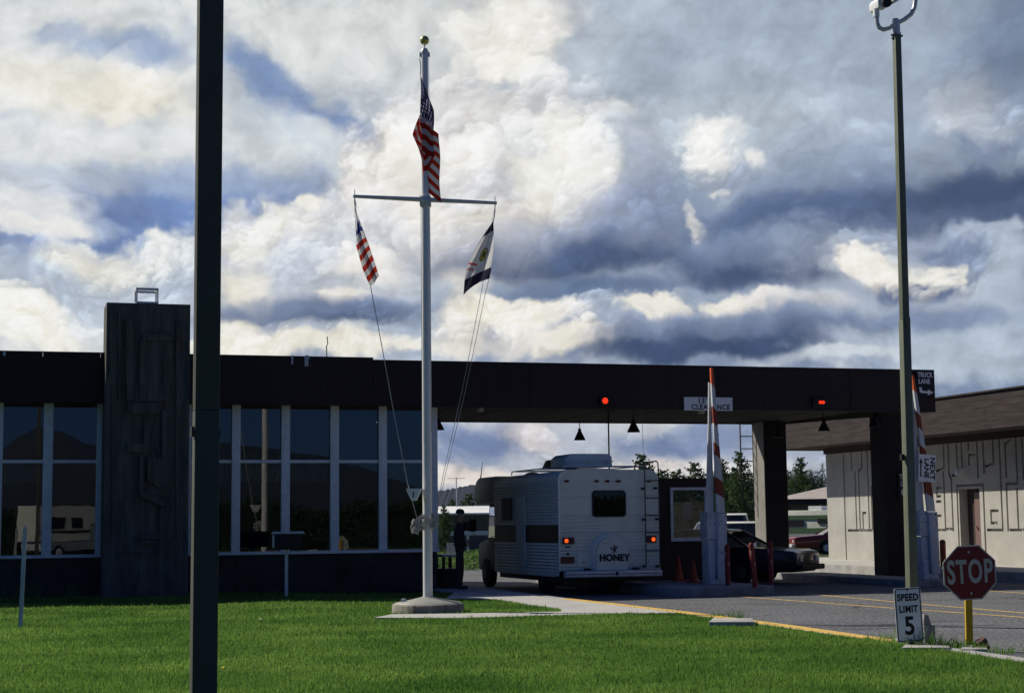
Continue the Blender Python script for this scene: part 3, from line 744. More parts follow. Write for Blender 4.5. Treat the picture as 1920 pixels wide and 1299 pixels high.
# fascia in panels about 1.2 m wide with open joints
def fascia_row(parent, x0, x1, zt, zb, y0, y1, w=1.22, m='fascia', name='fascia_panel', jit=.004):
    n = max(1, round((x1-x0)/w)); d = (x1-x0)/n
    for k in range(n):
        b = MB(); j = random.uniform(-jit, jit); b.box(x0+k*d+.003, x0+(k+1)*d-.003, y0+j, y1, zb, zt); b.build(name, M[m], parent)
fascia_row(bld, -17, fx(700, 0, 668), ZT+.03, ZB, 0, .06)
fascia_row(bld, fx(700, 0, 668)+.003, fx(808, 0, 700), ZT, ZB, .004, .06)
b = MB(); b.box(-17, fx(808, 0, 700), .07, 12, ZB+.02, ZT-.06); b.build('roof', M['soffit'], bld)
# parapet cap
b = MB(); b.box(-17, fx(700, 0, 668), -.012, .08, ZT+.032, ZT+.05); b.build('coping', M['fascia'], bld)
# sill wall, built as cast panels with joints
def wallrow(x0, x1, n):
    d = (x1-x0)/n
    for k in range(n):
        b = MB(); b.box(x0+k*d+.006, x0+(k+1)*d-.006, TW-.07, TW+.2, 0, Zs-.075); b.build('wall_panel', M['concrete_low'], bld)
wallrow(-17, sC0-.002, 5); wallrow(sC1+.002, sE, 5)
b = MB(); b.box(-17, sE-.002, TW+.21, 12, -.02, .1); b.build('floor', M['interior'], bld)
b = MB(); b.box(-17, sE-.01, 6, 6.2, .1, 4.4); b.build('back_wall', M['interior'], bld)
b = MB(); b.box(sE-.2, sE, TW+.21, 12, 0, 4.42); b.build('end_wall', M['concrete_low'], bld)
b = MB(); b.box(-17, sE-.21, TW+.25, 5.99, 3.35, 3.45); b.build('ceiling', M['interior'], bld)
# bays: list of mullion px spans
mull = [(-104, -86), (-12, 4), (80, 98), (180, 190)]
mull2 = [(343, 358), (434, 450), (527, 543), (619, 635), (710, 725), (806, 820)]
def bays(ms, curtains):
    ed = [(fx(a, TW-.05), fx(c, TW-.05)) for a, c in ms]
    for (a, c) in ed:
        b = MB(); b.box(a, c, TW-.10, TW+.06, Zs-.002, ZB+.04); b.build('mullion', M['frame'], bld, bevel=.004)
    b = MB(); b.box(ed[0][0], ed[-1][1]+.03, TW-.14, TW+.08, Zs-.073, Zs-.004); b.build('sill', M['frame'], bld, bevel=.004)
    for k in range(len(ed)-1):
        x0 = ed[k][1]; x1 = ed[k+1][0]
        b = MB(); b.box(x0+.001, x1-.001, TW-.06, TW+.03, Ztr-.035, Ztr+.035); b.build('transom', M['frame'], bld)
        b = MB(); b.box(x0+.001, x1-.001, TW-.05, TW+.03, ZB-.06, ZB+.02); b.build('head_rail', M['siding_dark'], bld)
        for (z0, z1) in ((Zs-.003, Ztr-.036), (Ztr+.036, ZB-.061)):
            b = MB(); b.add([(x0, TW, z0), (x1, TW, z0), (x1, TW, z1), (x0, TW, z1)], [(0, 1, 2, 3)]); b.build('pane', M['glass'], bld, fix=False)
        # upper panes have a dark board ceiling void behind
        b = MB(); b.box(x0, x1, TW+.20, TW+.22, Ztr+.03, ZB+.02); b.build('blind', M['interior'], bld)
        if k in curtains:
            b = MB(); nn = 26
            for i in range(nn):
                xa = x0+(x1-x0)*i/nn; xb = x0+(x1-x0)*(i+1)/nn
                b.add([(xa, TW+.14+.03*(i % 2), Ztr-.46-.01*(i % 3)), (xb, TW+.14+.03*((i+1) % 2), Ztr-.46-.01*((i+1) % 3)), (xb, TW+.14+.03*((i+1) % 2), Ztr), (xa, TW+.14+.03*(i % 2), Ztr)], [(0, 1, 2, 3)])
            b.build('curtain', M['valance'], bld, fix=False)
bays(mull, (1,)); bays(mull2, (0, 1, 2))
# things in the room behind the glass
for (x, y) in ((-6.4, 2.2), (-4.2, 3.0), (-12.3, 2.6)):
    tb = fthing('office_table', 'pale topped office table inside the window band' if x == -6.4 else ('office table deeper in the dark room, right of the pole' if x == -4.2 else 'office table inside the leftmost windows'), 'table', FAC, x, y)
    b = MB(); b.box(-.8, .8, -.4, .4, .88, .93); b.build('table_top', M['pave'], tb)
    for i in (-1, 1):
        for j in (-1, 1): b = MB(); b.box(i*.74-.025, i*.74+.025, j*.34-.025, j*.34+.025, .1, .88); b.build('leg', M['galv'], tb)
# chimney pier
ct = fz(280, 569, -.6)
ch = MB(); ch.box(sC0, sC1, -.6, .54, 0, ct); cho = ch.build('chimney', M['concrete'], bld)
def rel(pts, d, name='relief_block'):
    P = [FAC.hit(x, y, -.6) for x, y in pts]; b = MB(); b.prism(P, -.6-d*1.7, -.598); b.build(name, M['concrete'], cho)
rel([(236, 600), (250, 600), (250, 752), (236, 752)], .05)
rel([(222, 590), (226, 590), (226, 752), (222, 752)], .03)
rel([(268, 628), (328, 628), (328, 640), (268, 640)], .07)
rel([(262, 640), (322, 640), (318, 752), (262, 752)], .035)
rel([(240, 756), (300, 756), (300, 776), (240, 776)], .07)
rel([(303, 770), (312, 770), (312, 862), (303, 862)], .06)
rel([(270, 780), (276, 780), (276, 832), (270, 832)], .06)
rel([(238, 832), (280, 830), (282, 848), (238, 846)], .06)
rel([(262, 856), (268, 856), (268, 922), (308, 940), (306, 950), (262, 930)], .08)
rel([(276, 858), (320, 858), (320, 905), (300, 916), (276, 900)], .05)
rel([(256, 1003), (298, 1003), (298, 1009), (256, 1009)], .07)
rel([(256, 1014), (298, 1014), (298, 1018), (256, 1018)], .05)
rel([(298, 950), (306, 950), (306, 1032), (298, 1032)], .05)
rel([(220, 1032), (306, 1032), (306, 1036), (220, 1036)], .03)
rel([(255, 1096), (282, 1096), (282, 1117), (255, 1117)], .05)
rel([(210, 720), (214, 720), (214, 1000), (210, 1000)], .025)
rel([(206, 575), (212, 575), (212, 700), (206, 700)], .025)
rel([(330, 600), (336, 600), (336, 1010), (330, 1010)], .03)
b = MB()
x0, z0 = FAC.hit(255, 567, -.3); x1, z1 = FAC.hit(297, 541, -.3)
for (a, c, e, f) in ((x0, x1, z0-.06, z0+.02), (x0, x1, z1-.05, z1), (x0, x0+.03, z0, z1), (x1-.03, x1, z0, z1)):
    b.box(a, c, -.35, -.30, e, f); b.box(a, c, .12, .17, e, f)
for a in (x0, x1-.03):
    b.box(a, a+.03, -.299, .119, z1-.05, z1); b.box(a, a+.03, -.299, .119, z0-.03, z0+.02)
b.build('chimney_cap_frame', M['galv'], cho)
# little light brackets and bits on the fascia
for (px, py, h, w) in ((8, 658, 8, 4), (548, 666, 16, 3), (575, 666, 20, 7)):
    x, z = FAC.hit(px, py, -.03); k = 39/3100
    b = MB(); b.box(x-w*k*.5, x+w*k*.5, -.03, -.008, z-h*k, z); b.prism([(x-w*k*.5, z), (x+w*k*.8, z-.05), (x+w*k*.6, z-.09), (x+w*k*.4, z-.06)], -.04, -.03)
    b.build('light_bracket', M['wood'], bld)
x, z = FAC.hit(613, 664, 1.0)
b = MB(); b.tube([(x, 1, z-.1), (x-.01, 1, z+.2), (x+.02, 1, z+.25), (x+.005, 1, z+.42)], .012, 6); b.build('roof_antenna', M['black'], bld)
# shrubby weeds at the wall foot
# ================================================================ CANOPY over the lanes
cx0, cx1 = fx(808, 0, 700)+.003, fx(1752, 0, 700); CT = 9.0; ZF = 4.40; ZR = 4.62
can = fthing('lane_canopy', 'wide flat dark brown canopy spanning the inspection lanes', 'canopy', FAC)
fascia_row(can, cx0, cx1, ZT, ZF, 0, .07)
fascia_row(can, cx0, cx1, ZT, ZR, CT-.07, CT)
def sidef(x0, x1):
    n = 7
    for k in range(n):
        y0 = .075+(CT-.15)*k/n+.003; y1 = .075+(CT-.15)*(k+1)/n-.003
        za = ZF+(ZR-ZF)*y0/CT; zb = ZF+(ZR-ZF)*y1/CT
        b = MB(); b.add([(x0, y0, za), (x1, y0, za), (x1, y1, zb), (x0, y1, zb), (x0, y0, ZT), (x1, y0, ZT), (x1, y1, ZT), (x0, y1, ZT)],
              [(0, 3, 2, 1), (4, 5, 6, 7), (0, 1, 5, 4), (1, 2, 6, 5), (2, 3, 7, 6), (3, 0, 4, 7)]); b.build('side_panel', M['fascia'], can)
sidef(cx1-.07, cx1)
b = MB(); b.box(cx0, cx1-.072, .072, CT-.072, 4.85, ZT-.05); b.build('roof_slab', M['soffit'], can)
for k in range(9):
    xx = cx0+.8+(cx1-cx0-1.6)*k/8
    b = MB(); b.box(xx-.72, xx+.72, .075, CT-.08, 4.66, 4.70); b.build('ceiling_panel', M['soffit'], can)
# columns
p = Vector((.1516*51, 51, 0)); q = FAC.loc(p)
c1 = MB(); c1.box(q.x-.36, q.x+.36, 8.1, 8.85, 0, 4.65); o = c1.build('column', M['column'], can); o['label'] = 'rear concrete column, sunlit low on its left face'
x0, _ = FAC.hit(1663, 1000, 3.2)
b = MB(); b.box(q.x-.37, q.x+.372, 8.06, 8.099, 0, 4.64); b.box(q.x+.361, q.x+.372, 8.1, 8.86, 0, 4.64); b.build('shade_plate', M['darkcol'], o)  # added dark plates: near-black colour stands in for shade on these column faces
c2 = MB(); c2.box(x0, x0+.74, 3.2, 3.95, 0, 4.65); o = c2.build('column', M['darkcol'], can); o['label'] = 'front column that is almost black'
# hanging cone lamps
def cone_lamp(px, py, t, r=.17, h=.28):
    x, z = FAC.hit(px, py, t)
    return x, z
lampg = 'cone lamps hanging under the canopy'
lab = ['cone lamp hanging above the motorhome roof box', 'cone lamp hanging over the motorhome ladder', 'cone lamp beside the rear column, over the dark car', 'cone lamp hanging left of the dark front column', 'cone lamp touching the left side of the front column', 'cone lamp at the left end of the canopy beside the window wall']
first = None
for i, (px, py, t, sc) in enumerate(((1087, 825, 7.6, 1.0), (1188, 810, 4.6, 1.05), (1459, 820, 6.0, .95), (1545, 808, 4.2, 1.0), (1640, 800, 3.0, 1.0), (822, 806, 3.5, .9))):
    x, z = FAC.hit(px, py, t)
    if first is None:
        first = fthing('hanging_lamp', lab[i], 'lamp', FAC, x, t, z, group=lampg)
        b = MB(); b.lathe([(.17, 0), (.165, .02), (.05, .26), (.045, .32), (.03, .34)], 20); b.build('lamp_shade', M['black'], first, smooth=True)
        b = MB(); b.tube([(0, 0, .33), (0, 0, 4.66-z)], .012, 6); b.build('stem', M['black'], first)
        b = MB(); b.lathe([(.05, .02), (.06, .06), (.03, .12)], 12); b.build('bulb', M['frame'], first, smooth=True)
    else:
        o = dup(first, FAC.wld(x, t, z), label=lab[i]); o.scale = (sc, sc, sc)
# flush lights in the canopy
for i, (px, py, l) in enumerate(((900, 785, 'pale flush ceiling light under the canopy left of the motorhome'), (1315, 791, 'pale flush ceiling light under the clearance sign'))):
    x, z = FAC.hit(px, py, 3.0)
    o = fthing('ceiling_light', l, 'light', FAC, x, 3.0, 4.5, group='flush ceiling lights')
    b = MB(); b.lathe([(.09, .02), (.10, .06), (.08, .16)], 16); b.build('lens', M['frame'], o, smooth=True)
    b = MB(); b.lathe([(.12, .14), (.12, .35)], 16); b.build('housing', M['black'], o)
# red signals on the front fascia
def signal(px, py, n, label):
    x, z = FAC.hit(px, py, -.1); o = fthing('signal_light', label, 'signal light', FAC, x, 0, z, group='red lane signals')
    b = MB(); b.box(-.12*n, .12*n, -.09, -.006, -.12, .12); b.build('housing', M['black'], o, bevel=.01)
    for k in range(n):
        b = MB(); cx = (k-(n-1)/2)*.10
        b.lathe([(.0001, .0), (.05, .006), (.06, .03)] if n > 1 else [(.0001, 0), (.06, .008), (.075, .035)], 16)
        l = b.build('lens', M['redlamp'], o, smooth=True); l.rotation_euler = (-math.pi/2, 0, 0); l.location = (cx*.8, -.125, 0); l.scale = (.72, .72, 1) if n > 1 else (1, 1, 1)
signal(1135, 751, 1, 'round red signal lit on the canopy above the motorhome')
signal(1541, 754, 2, 'small twin red signal lit on the canopy right of the clearance sign')
# clearance sign
x0, z1 = FAC.hit(1283, 744, -.06); x1, z0 = FAC.hit(1374, 770, -.06)
cs = fthing('clearance_sign', "white board reading 13' 0 CLEARANCE on the canopy edge", 'sign', FAC, (x0+x1)/2, -.04, (z0+z1)/2)
b = MB(); b.box(-(x1-x0)/2, (x1-x0)/2, -.012, .012, -(z1-z0)/2, (z1-z0)/2); b.build('sign_board', M['signwhite'], cs)
text_into("13' 0\"", .19, 'lettering', M['black'], cs, (-.05, -.015, .075), bold=.003, space=1.1)
text_into("CLEARANCE", .175, 'lettering', M['black'], cs, (.06, -.015, -.083), bold=.004, space=1.08)
# truck lane sign at the end of the canopy
def truck_sign(px0, py0, px1, py1, t, label, fac=1.0):
    x0, z1 = FAC.hit(px0, py0, t); x1, z0 = FAC.hit(px1, py1, t); w = x1-x0; h = z1-z0
    o = fthing('truck_lane_sign', label, 'sign', FAC, (x0+x1)/2, t, (z0+z1)/2)
    b = MB(); b.box(-w/2, w/2, -.01, .01, -h/2, h/2); b.build('sign_board', M['black'], o)
    s = w*.34
    text_into('TRUCK', s, 'lettering', M['signwhite'], o, (0, -.013, h*.33), bold=.004, sx=.74)
    text_into('LANE', s, 'lettering', M['signwhite'], o, (-w*.06, -.013, h*.33-s*.95), bold=.004, sx=.78)
    b = MB(); zz = -h*.30
    b.prism([(-w*.36, zz+s*.75), (-w*.22, zz+s*.75), (-w*.20, zz+s*.22), (w*.12, zz+s*.16), (w*.12, zz+s*.42), (w*.44, zz), (w*.12, zz-s*.42), (w*.12, zz-s*.14), (-w*.24, zz-s*.10), (-w*.34, zz+s*.04)], -.016, -.011)
    b.build('arrow', M['signwhite'], o)
truck_sign(1717, 694, 1752.5, 746, -.03, 'black TRUCK LANE sign with arrow at the right end of the canopy')
truck_sign(1683, 885, 1719, 938, 3.15, 'black TRUCK LANE sign on the dark column behind the light pole')
# ladder behind, on the rear column
ld = fthing('ladder', 'thin steel ladder on the rear canopy column', 'ladder', FAC)
t = 8.95; xa, za = FAC.hit(1387.5, 800, t); xb, zb = FAC.hit(1405, 908, t)
for xx in (xa, xa+.42):
    b = MB(); b.tube([(xx, t, 2.2), (xx, t, 5.2)], .022, 6); b.build('rail', M['black'], ld)
for k in range(8):
    b = MB(); zz = 2.35+k*.38; b.tube([(xa, t, zz), (xa+.42, t, zz)], .016, 6); b.build('rung', M['black'], ld)

# ================================================================ RIGHT-HAND BUILDING (frame RBF: x along wall towards us, y into the building)
rb = fthing('storage_building', 'tan concrete building with grooved wall and aged brown board fascia', 'building', RBF)
WZ0, WZ1 = .26, 4.02
def rh(px, py): return RBF.hit(px, py, 0)
GROOVES = [[(462, 740), (476, 1500)], [(520, 728), (516, 840)], [(546, 860), (553, 1275)], [(592, 722), (597, 826), (571, 850), (577, 1275)],
         [(632, 716), (642, 1275)], [(500, 1275), (765, 1278)], [(607, 1275), (607, 1150), (622, 1150)], [(750, 912), (662, 970), (670, 1275)],
         [(745, 712), (748, 860)], [(760, 1180), (698, 1182), (698, 1204), (756, 1204)], [(756, 1222), (698, 1222), (698, 1246), (760, 1246)],
         [(1178, 672), (1178, 826), (1130, 850)], [(1212, 668), (1216, 872), (1236, 910), (1250, 1272)], [(1272, 664), (1278, 880), (1246, 888)],
         [(1308, 660), (1312, 815)], [(1357, 655), (1357, 690)], [(1404, 733), (1360, 738), (1362, 802)], [(1418, 650), (1422, 895)], [(1462, 645), (1466, 858)],
         [(1532, 640), (1530, 796), (1484, 816)], [(1578, 634), (1600, 1272)], [(1660, 628), (1620, 655), (1628, 888)], [(1696, 624), (1704, 940), (1630, 946), (1638, 1272)],
         [(1180, 860), (1188, 1272), (1120, 1272)], [(1160, 970), (1132, 972), (1134, 1032), (1160, 1032)], [(1160, 1068), (1132, 1068)], [(1160, 1170), (1134, 1172), (1134, 1272)],
         [(1430, 950), (1276, 958), (1286, 1500)], [(1436, 948), (1464, 950), (1478, 1500)], [(1568, 1134), (1520, 1136), (1524, 1222), (1560, 1220)],
         [(1498, 1272), (1602, 1272)], [(1660, 1272), (1757, 1270)], [(1706, 980), (1712, 1272)], [(1200, 1265), (1250, 1272)], [(1740, 622), (1744, 900)]]
def wall_with_grooves():
    b = MB(); b.box(0, 13.6, 0, .35, WZ0, WZ1); w = b.build('wall', M['wall_tan'], rb)
    L = GROOVES
    Z2 = lambda X, Y: (1460+X/3.8196, 660+Y/3.8196)
    cut = MB(); i = 0
    for pl in L:
        P = [list(rh(*Z2(*q))) for q in pl]
        for k in range(len(P)-1):
            a, c = P[k], P[k+1]
            if abs(a[0]-c[0]) < abs(a[1]-c[1])*.16: c[0] = a[0]
            elif abs(a[1]-c[1]) < abs(a[0]-c[0])*.12: c[1] = a[1]
        for (a, c) in zip(P[:-1], P[1:]):
            a = Vector((a[0], max(a[1], WZ0+.03))); c = Vector((c[0], max(c[1], WZ0+.03)))
            d = c-a
            if d.length < .03: continue
            d.normalize(); n = Vector((-d.y, d.x))*.042; a = a-d*.042; c = c+d*.042; i += 1
            dep = .09+.0009*(i % 7)
            cut.prism([tuple(a+n), tuple(c+n), tuple(c-n), tuple(a-n)], -.02, dep)
    # door opening
    co = cut.build('cut', M['wall_tan']); co.location = rb.location; co.rotation_euler = rb.rotation_euler
    x0, _ = rh(1799, 950); x1, zt = rh(1836, 915)
    dc = MB(); dc.box(x0, x1, -.1, .5, WZ0-.1, zt); do = dc.build('cut2', M['wall_tan']); do.location = rb.location; do.rotation_euler = rb.rotation_euler
    w.parent = None; w.location = rb.location; w.rotation_euler = rb.rotation_euler
    bpy.context.view_layer.update()
    for c_, slv in ((co, 'EXACT'), (do, 'EXACT')):
        md = w.modifiers.new('b', 'BOOLEAN'); md.object = c_; md.operation = 'DIFFERENCE'; md.solver = slv
        if c_ is co: md.use_self = True
    dg = bpy.context.evaluated_depsgraph_get(); me = bpy.data.meshes.new_from_object(w.evaluated_get(dg))
    w.modifiers.clear(); w.data = me
    for o in (co, do): bpy.data.objects.remove(o)
    w.parent = rb; w.location = (0, 0, 0); w.rotation_euler = (0, 0, 0)
    print('grooved wall faces', len(me.polygons))
    # door leaf half open recess
    b = MB(); b.box(x0+.55, x1-.004, .18, .23, WZ0, zt-.12); d = b.build('door', mat('mauve_brown_door', (.16, .10, .09), .6, var=.1), rb)
    b = MB(); b.box(x0-.003, x0+.545, .3, .34, WZ0, zt-.01); b.build('door_recess', M['siding_dark'], rb)
    b = MB(); b.lathe([(.0001, 0), (.045, .02), (.045, .06), (.02, .09)], 12); h = b.build('handle', M['chrome'], d, smooth=True)
    xh, zh = rh(1813, 988); h.location = (x0+.66, .18, zh); h.rotation_euler = (math.pi/2, 0, 0)
wall_with_grooves()
b = MB(); b.box(13.6, 50, 0, .35, WZ0, WZ1); b.build('wall', M['wall_tan'], rb)
b = MB(); b.box(0, 50, .352, 10, WZ0, WZ1-.002); b.build('body', M['wall_tan'], rb)
# eaves: dark recessed board band, overhanging fascia of aged boards
b = MB(); b.box(-1.4, 50, -1.45, 11, 4.24, 4.30); b.build('soffit', M['siding_dark'], rb)
b = MB(); b.box(.05, 50, -.12, .3, WZ1+.002, 4.24); b.build('frieze', M['siding_dark'], rb)
b = MB(); b.box(-1.4, 50, -1.4, 11, 4.301, 5.2); b.build('roof', M['tanroof'], rb)
x0, zt = RBF.hit(1760, 751, -1.5); x0, zb = RBF.hit(1760, 806, -1.5)
n = 5; 
for k in range(n):
    za = 4.22+(5.28-4.22)*k/n; zc = 4.22+(5.28-4.22)*(k+1)/n-.005
    for (xa, xb) in ((-1.5, 3.1), (3.11, 7.7), (7.71, 12.3), (12.31, 17)):
        b = MB(); j = random.uniform(-.006, .004); b.box(xa, xb, -1.5+j, -1.452, za, zc); b.build('fascia_board', M['siding'], rb)
    b = MB(); b.box(-1.5, -1.45, -1.451, 11, za, zc); b.build('fascia_board', M['siding'], rb)
b = MB(); b.box(-1.55, 50, -1.56, 11, 5.281, 5.33); b.build('roof_edge', M['siding'], rb)
# door lamp
xl, zl = rh(1808, 884)
dl = fthing('wall_lamp', 'small white lamp over the door of the tan building', 'lamp', RBF, xl, 0, zl)
b = MB(); b.tube([(0, 0, .1), (0, -.12, .12), (0, -.22, .05)], .03, 8); b.build('arm', M['galv'], dl, smooth=True)
b = MB(); b.lathe([(.09, -.12), (.10, -.02), (.07, .08), (.03, .12)], 14, c=(0, -.22, 0)); b.build('lamp_shade', M['white'], dl, smooth=True)
# reddish post before it
p = gnd(1769, 1062, .26)
b = MB(); b.lathe([(.09, 0), (.09, 1.0), (.05, 1.05)], 14); o = b.build('bollard', M['redbrown'], smooth=True); o.location = (p.x, p.y, .0); tag(o, 'reddish brown post standing left of the stop sign before the tan wall', 'bollard')
# ================================================================ ISLAND, BOOTH, GATES
s1, _ = FAC.hit(1463, 1100, -3.4)
ISL = (s1-2.5, s1, -3.4, 7.0)
b = MB(); r_ = .35
P = [(ISL[0]+r_, ISL[2]), (ISL[1]-r_, ISL[2]), (ISL[1]-.1, ISL[2]+.1), (ISL[1], ISL[2]+r_), (ISL[1], ISL[3]), (ISL[0], ISL[3]), (ISL[0], ISL[2]+r_), (ISL[0]+.1, ISL[2]+.1)]
b.prism(P, -.02, .2, ax='z'); o = b.build('traffic_island', M['islandc'], bevel=.02); o.location = FAC.o; o.rotation_euler = (0, 0, FAC.a)
tag(o, 'low raised concrete island between the lanes under the booth and gate', 'traffic island')
# second island beneath the right-hand gate
s2, _ = FAC.hit(1768, 1090, -1.0)
b = MB(); b.prism([(s2-1.1, -1.6), (s2, -1.6), (s2+.12, -1.4), (s2+.12, 6), (s2-1.2, 6), (s2-1.2, -1.4)], -.02, .17, ax='z'); o = b.build('traffic_island', M['islandc'], bevel=.02)
o.location = FAC.o; o.rotation_euler = (0, 0, FAC.a); tag(o, 'low raised island under the dark front column and the right hand gate', 'traffic island')
# booth
bo = fthing('inspection_booth', 'small dark brown booth with a white framed window behind the motorhome', 'booth', FAC)
tb = 1.6; x1, _ = FAC.hit(1328, 1000, tb); x0 = x1-2.0; _, zt = FAC.hit(1290, 903, tb)
wx0, wz1 = FAC.hit(1257, 915, tb); wx1, wz0 = FAC.hit(1325, 1012, tb)
b = MB(); b.box(x0, wx0, tb, tb+.08, .2, zt); b.box(wx1, x1+.06, tb, tb+.08, .2, zt); b.box(wx0, wx1, tb, tb+.08, .2, wz0); b.box(wx0, wx1, tb, tb+.08, wz1, zt); b.build('front_wall', M['boothbrown'], bo)
b = MB(); b.box(x0, x0+.08, tb+.081, tb+3, .2, zt); b.build('side_wall', M['boothbrown'], bo)
b = MB(); b.box(x1-.02, x1+.06, tb+.081, tb+3, .2, 1.2); b.build('side_wall', M['boothbrown'], bo)
b = MB(); b.box(x0, x1+.06, tb+3.001, tb+3.08, .2, zt); b.build('back_wall', M['boothbrown'], bo)
b = MB(); b.box(x0-.06, x1+.12, tb-.06, tb+3.1, zt+.001, zt+.09); b.build('roof', M['boothbrown'], bo)
fr = MB(); k = .05
fr.box(wx0-.02, wx0+k, tb-.04, tb+.03, wz0-.02, wz1+.02); fr.box(wx1-k, wx1+.02, tb-.04, tb+.03, wz0-.02, wz1+.02)
fr.box(wx0+k, wx1-k, tb-.04, tb+.03, wz0-.02, wz0+k+.02); fr.box(wx0+k, wx1-k, tb-.04, tb+.03, wz1-k, wz1+.02)
w = fr.build('window', M['frame'], bo)
b = MB(); b.add([(wx0+k, tb-.01, wz0+.07), (wx1-k, tb-.01, wz0+.07), (wx1-k, tb-.01, wz1-k), (wx0+k, tb-.01, wz1-k)], [(0, 1, 2, 3)]); b.build('pane', M['boothglass'], w, fix=False)
x, z1 = FAC.hit(1280, 942, tb+.1); xx, z0 = FAC.hit(1297, 972, tb+.1)
b = MB(); b.box(x, xx, tb+.12, tb+.13, z0, z1); o = b.build('notice', M['signwhite'], bo); o['label'] = 'pale notice taped inside the booth window'
b = MB(); b.box(wx0+.05, wx1-.05, tb+.15, tb+.6, wz0-.05, wz0+.0); b.build('counter', M['interior'], bo)
b = MB(); b.lathe([(.05, 0), (.055, .1), (.02, .13)], 10); o = b.build('mug', M['white']); p = FAC.wld(wx1-.22, tb+.3, wz0+.002); o.location = p; tag(o, 'small white mug on the booth counter behind the glass', 'mug')
# barrier gates ----------------------------------------------------
def gate(t, base_px, dx, dy, label, scale=1.0):
    """pixels below are those of the left gate; dx,dy shift them for the other"""
    g = fthing('barrier_gate', label, 'gate', FAC)
    H = lambda x, y: FAC.hit(x, y, t)
    def PL(pts): return [H(x+dx(x, y), y+dy(x, y)) for x, y in pts]
    def plate(pts, y0, y1, name, m, bevel=0):
        b = MB(); b.prism(PL(pts), t+y0, t+y1); return b.build(name, m, g, bevel=bevel)
    # cabinet: two narrow housings side by side
    plate([(1326, 960), (1343, 960), (1343, 1010), (1326, 1010)], -.02, .42, 'upper_plate', M['gatewhite'], .01)
    plate([(1342.5, 962), (1360, 962), (1360, 1085), (1344, 1085)], -.10, .36, 'arm_shoe', M['gatewhite'], .012)
    plate([(1328, 1011), (1342, 1011), (1342, 1093), (1330, 1095)], 0, .40, 'cabinet', M['gatewhite'], .01)
    plate([(1329, 1060), (1340, 1060), (1340, 1088), (1331, 1088)], -.02, -.001, 'access_door', M['gatewhite'], .004)
    plate([(1330, 1085.5), (1359, 1085.5), (1360, 1098), (1330, 1098)], -.04, .34, 'plinth', M['gatewhite'], .01)
    for i, (x, y) in enumerate([(1331, 966), (1339, 966), (1346, 968), (1357, 968), (1331, 982), (1339, 982), (1346, 984), (1357, 984)]):
        px_, pz_ = H(x+dx(x, y), y+dy(x, y)); b = MB(); yy = -.03 if i in (0, 1, 4, 5) else -.11
        b.box(px_-.012, px_+.012, t+yy, t+yy+.012, pz_-.012, pz_+.012); b.build('bolt', M['black'], g)
    # left board, plain
    lb = MB(); lb.prism(PL([(1323.5, 961), (1327, 905), (1329, 850), (1330.5, 780), (1331, 716), (1334, 716), (1335.5, 790), (1337.5, 850), (1339.5, 905), (1340, 961)]), t+.06, t+.10)
    lb.build('plain_board', M['boardwhite'], g)
    # right board, striped: pieces cut on the slant
    Lx = lambda y: np.interp(y, [690, 716, 790, 850, 905, 945, 961], [1330.5, 1331.5, 1335.5, 1338, 1340, 1341.5, 1342])
    Rx = lambda y: np.interp(y, [690, 716, 740, 790, 835, 870, 910, 940, 961], [1334.5, 1336, 1340, 1342.5, 1346.5, 1349.5, 1353.5, 1356, 1357])
    cuts = [690, 719, 762, 793, 829, 852, 894, 925, 961]
    for i in range(len(cuts)-1):
        a, c = cuts[i], cuts[i+1]; sl = 9 if i else 0; sl2 = 9 if i+1 < len(cuts)-1 else 0
        pts = [(Lx(a), a), (Rx(a+sl), a+sl), (Rx(c+sl2), c+sl2), (Lx(c), c)]
        b = MB(); b.prism(PL(pts), t-.075, t+.0); o = b.build('red_stripe' if i % 2 == 0 else 'white_stripe', M['orange'] if i == 0 else (M['redbrown'] if i % 2 == 0 else M['boardwhite']), g)
    for yy in (815, 885):
        x_ = 1343 if yy < 850 else 1348
        X, Z = H(x_+dx(x_, yy), yy+dy(x_, yy)); b = MB(); b.lathe([(.0001, -.01), (.035, -.008), (.04, .002)], 10); o = b.build('reflector', M['galv'], g); o.rotation_euler = (math.pi/2, 0, 0); o.location = (X, t-.078, Z)
    return g
gate(-1.6, None, lambda x, y: 0, lambda x, y: 0, 'raised striped barrier gate on the island beside the booth')
def dx2(x, y):   # the right gate leans a little and its cabinet stands square
    return (x-1342)*.92+ (np.interp(y, [690, 961, 1100], [1718, 1737, 1744])) - x
g2 = gate(-.8, None, dx2, lambda x, y: (y-690)*(1087-704)/(1098-690)+704-y, 'raised striped barrier gate beside the dark front column, behind the NEXT LANE sign')
# NEXT LANE sign on the right gate's arm, turned on its side
x0, z1 = FAC.hit(1720, 852, -.9); x1, z0 = FAC.hit(1754, 903, -.9)
ns = fthing('next_lane_sign', 'white NEXT LANE sign hung sideways on the right hand gate arm', 'sign', FAC, (x0+x1)/2, -.93, (z0+z1)/2)
ns.rotation_euler = Euler((0, R(3.5), FAC.a), 'XYZ')
w_ = (x1-x0); h_ = (z1-z0)
b = MB(); b.prism(rrect(w_, h_, .02), -.006, .006); b.build('sign_board', M['signwhite'], ns)
text_into('NEXT', .19, 'lettering', M['black'], ns, (w_*.30, -.009, 0), rot=(math.pi/2, math.pi/2, 0), bold=.005, sx=1.12, space=1.05)
text_into('LANE', .18, 'lettering', M['black'], ns, (-w_*.05, -.009, 0), rot=(math.pi/2, math.pi/2, 0), bold=.005, sx=1.12, space=1.0)
b = MB(); xa = -w_*.37; b.prism([(xa-.018, -h_*.33), (xa+.018, -h_*.33), (xa+.018, h_*.18), (xa+.05, h_*.18), (xa, h_*.36), (xa-.05, h_*.18), (xa-.018, h_*.18)], -.010, -.0065); b.build('arrow', M['siding_dark'], ns)
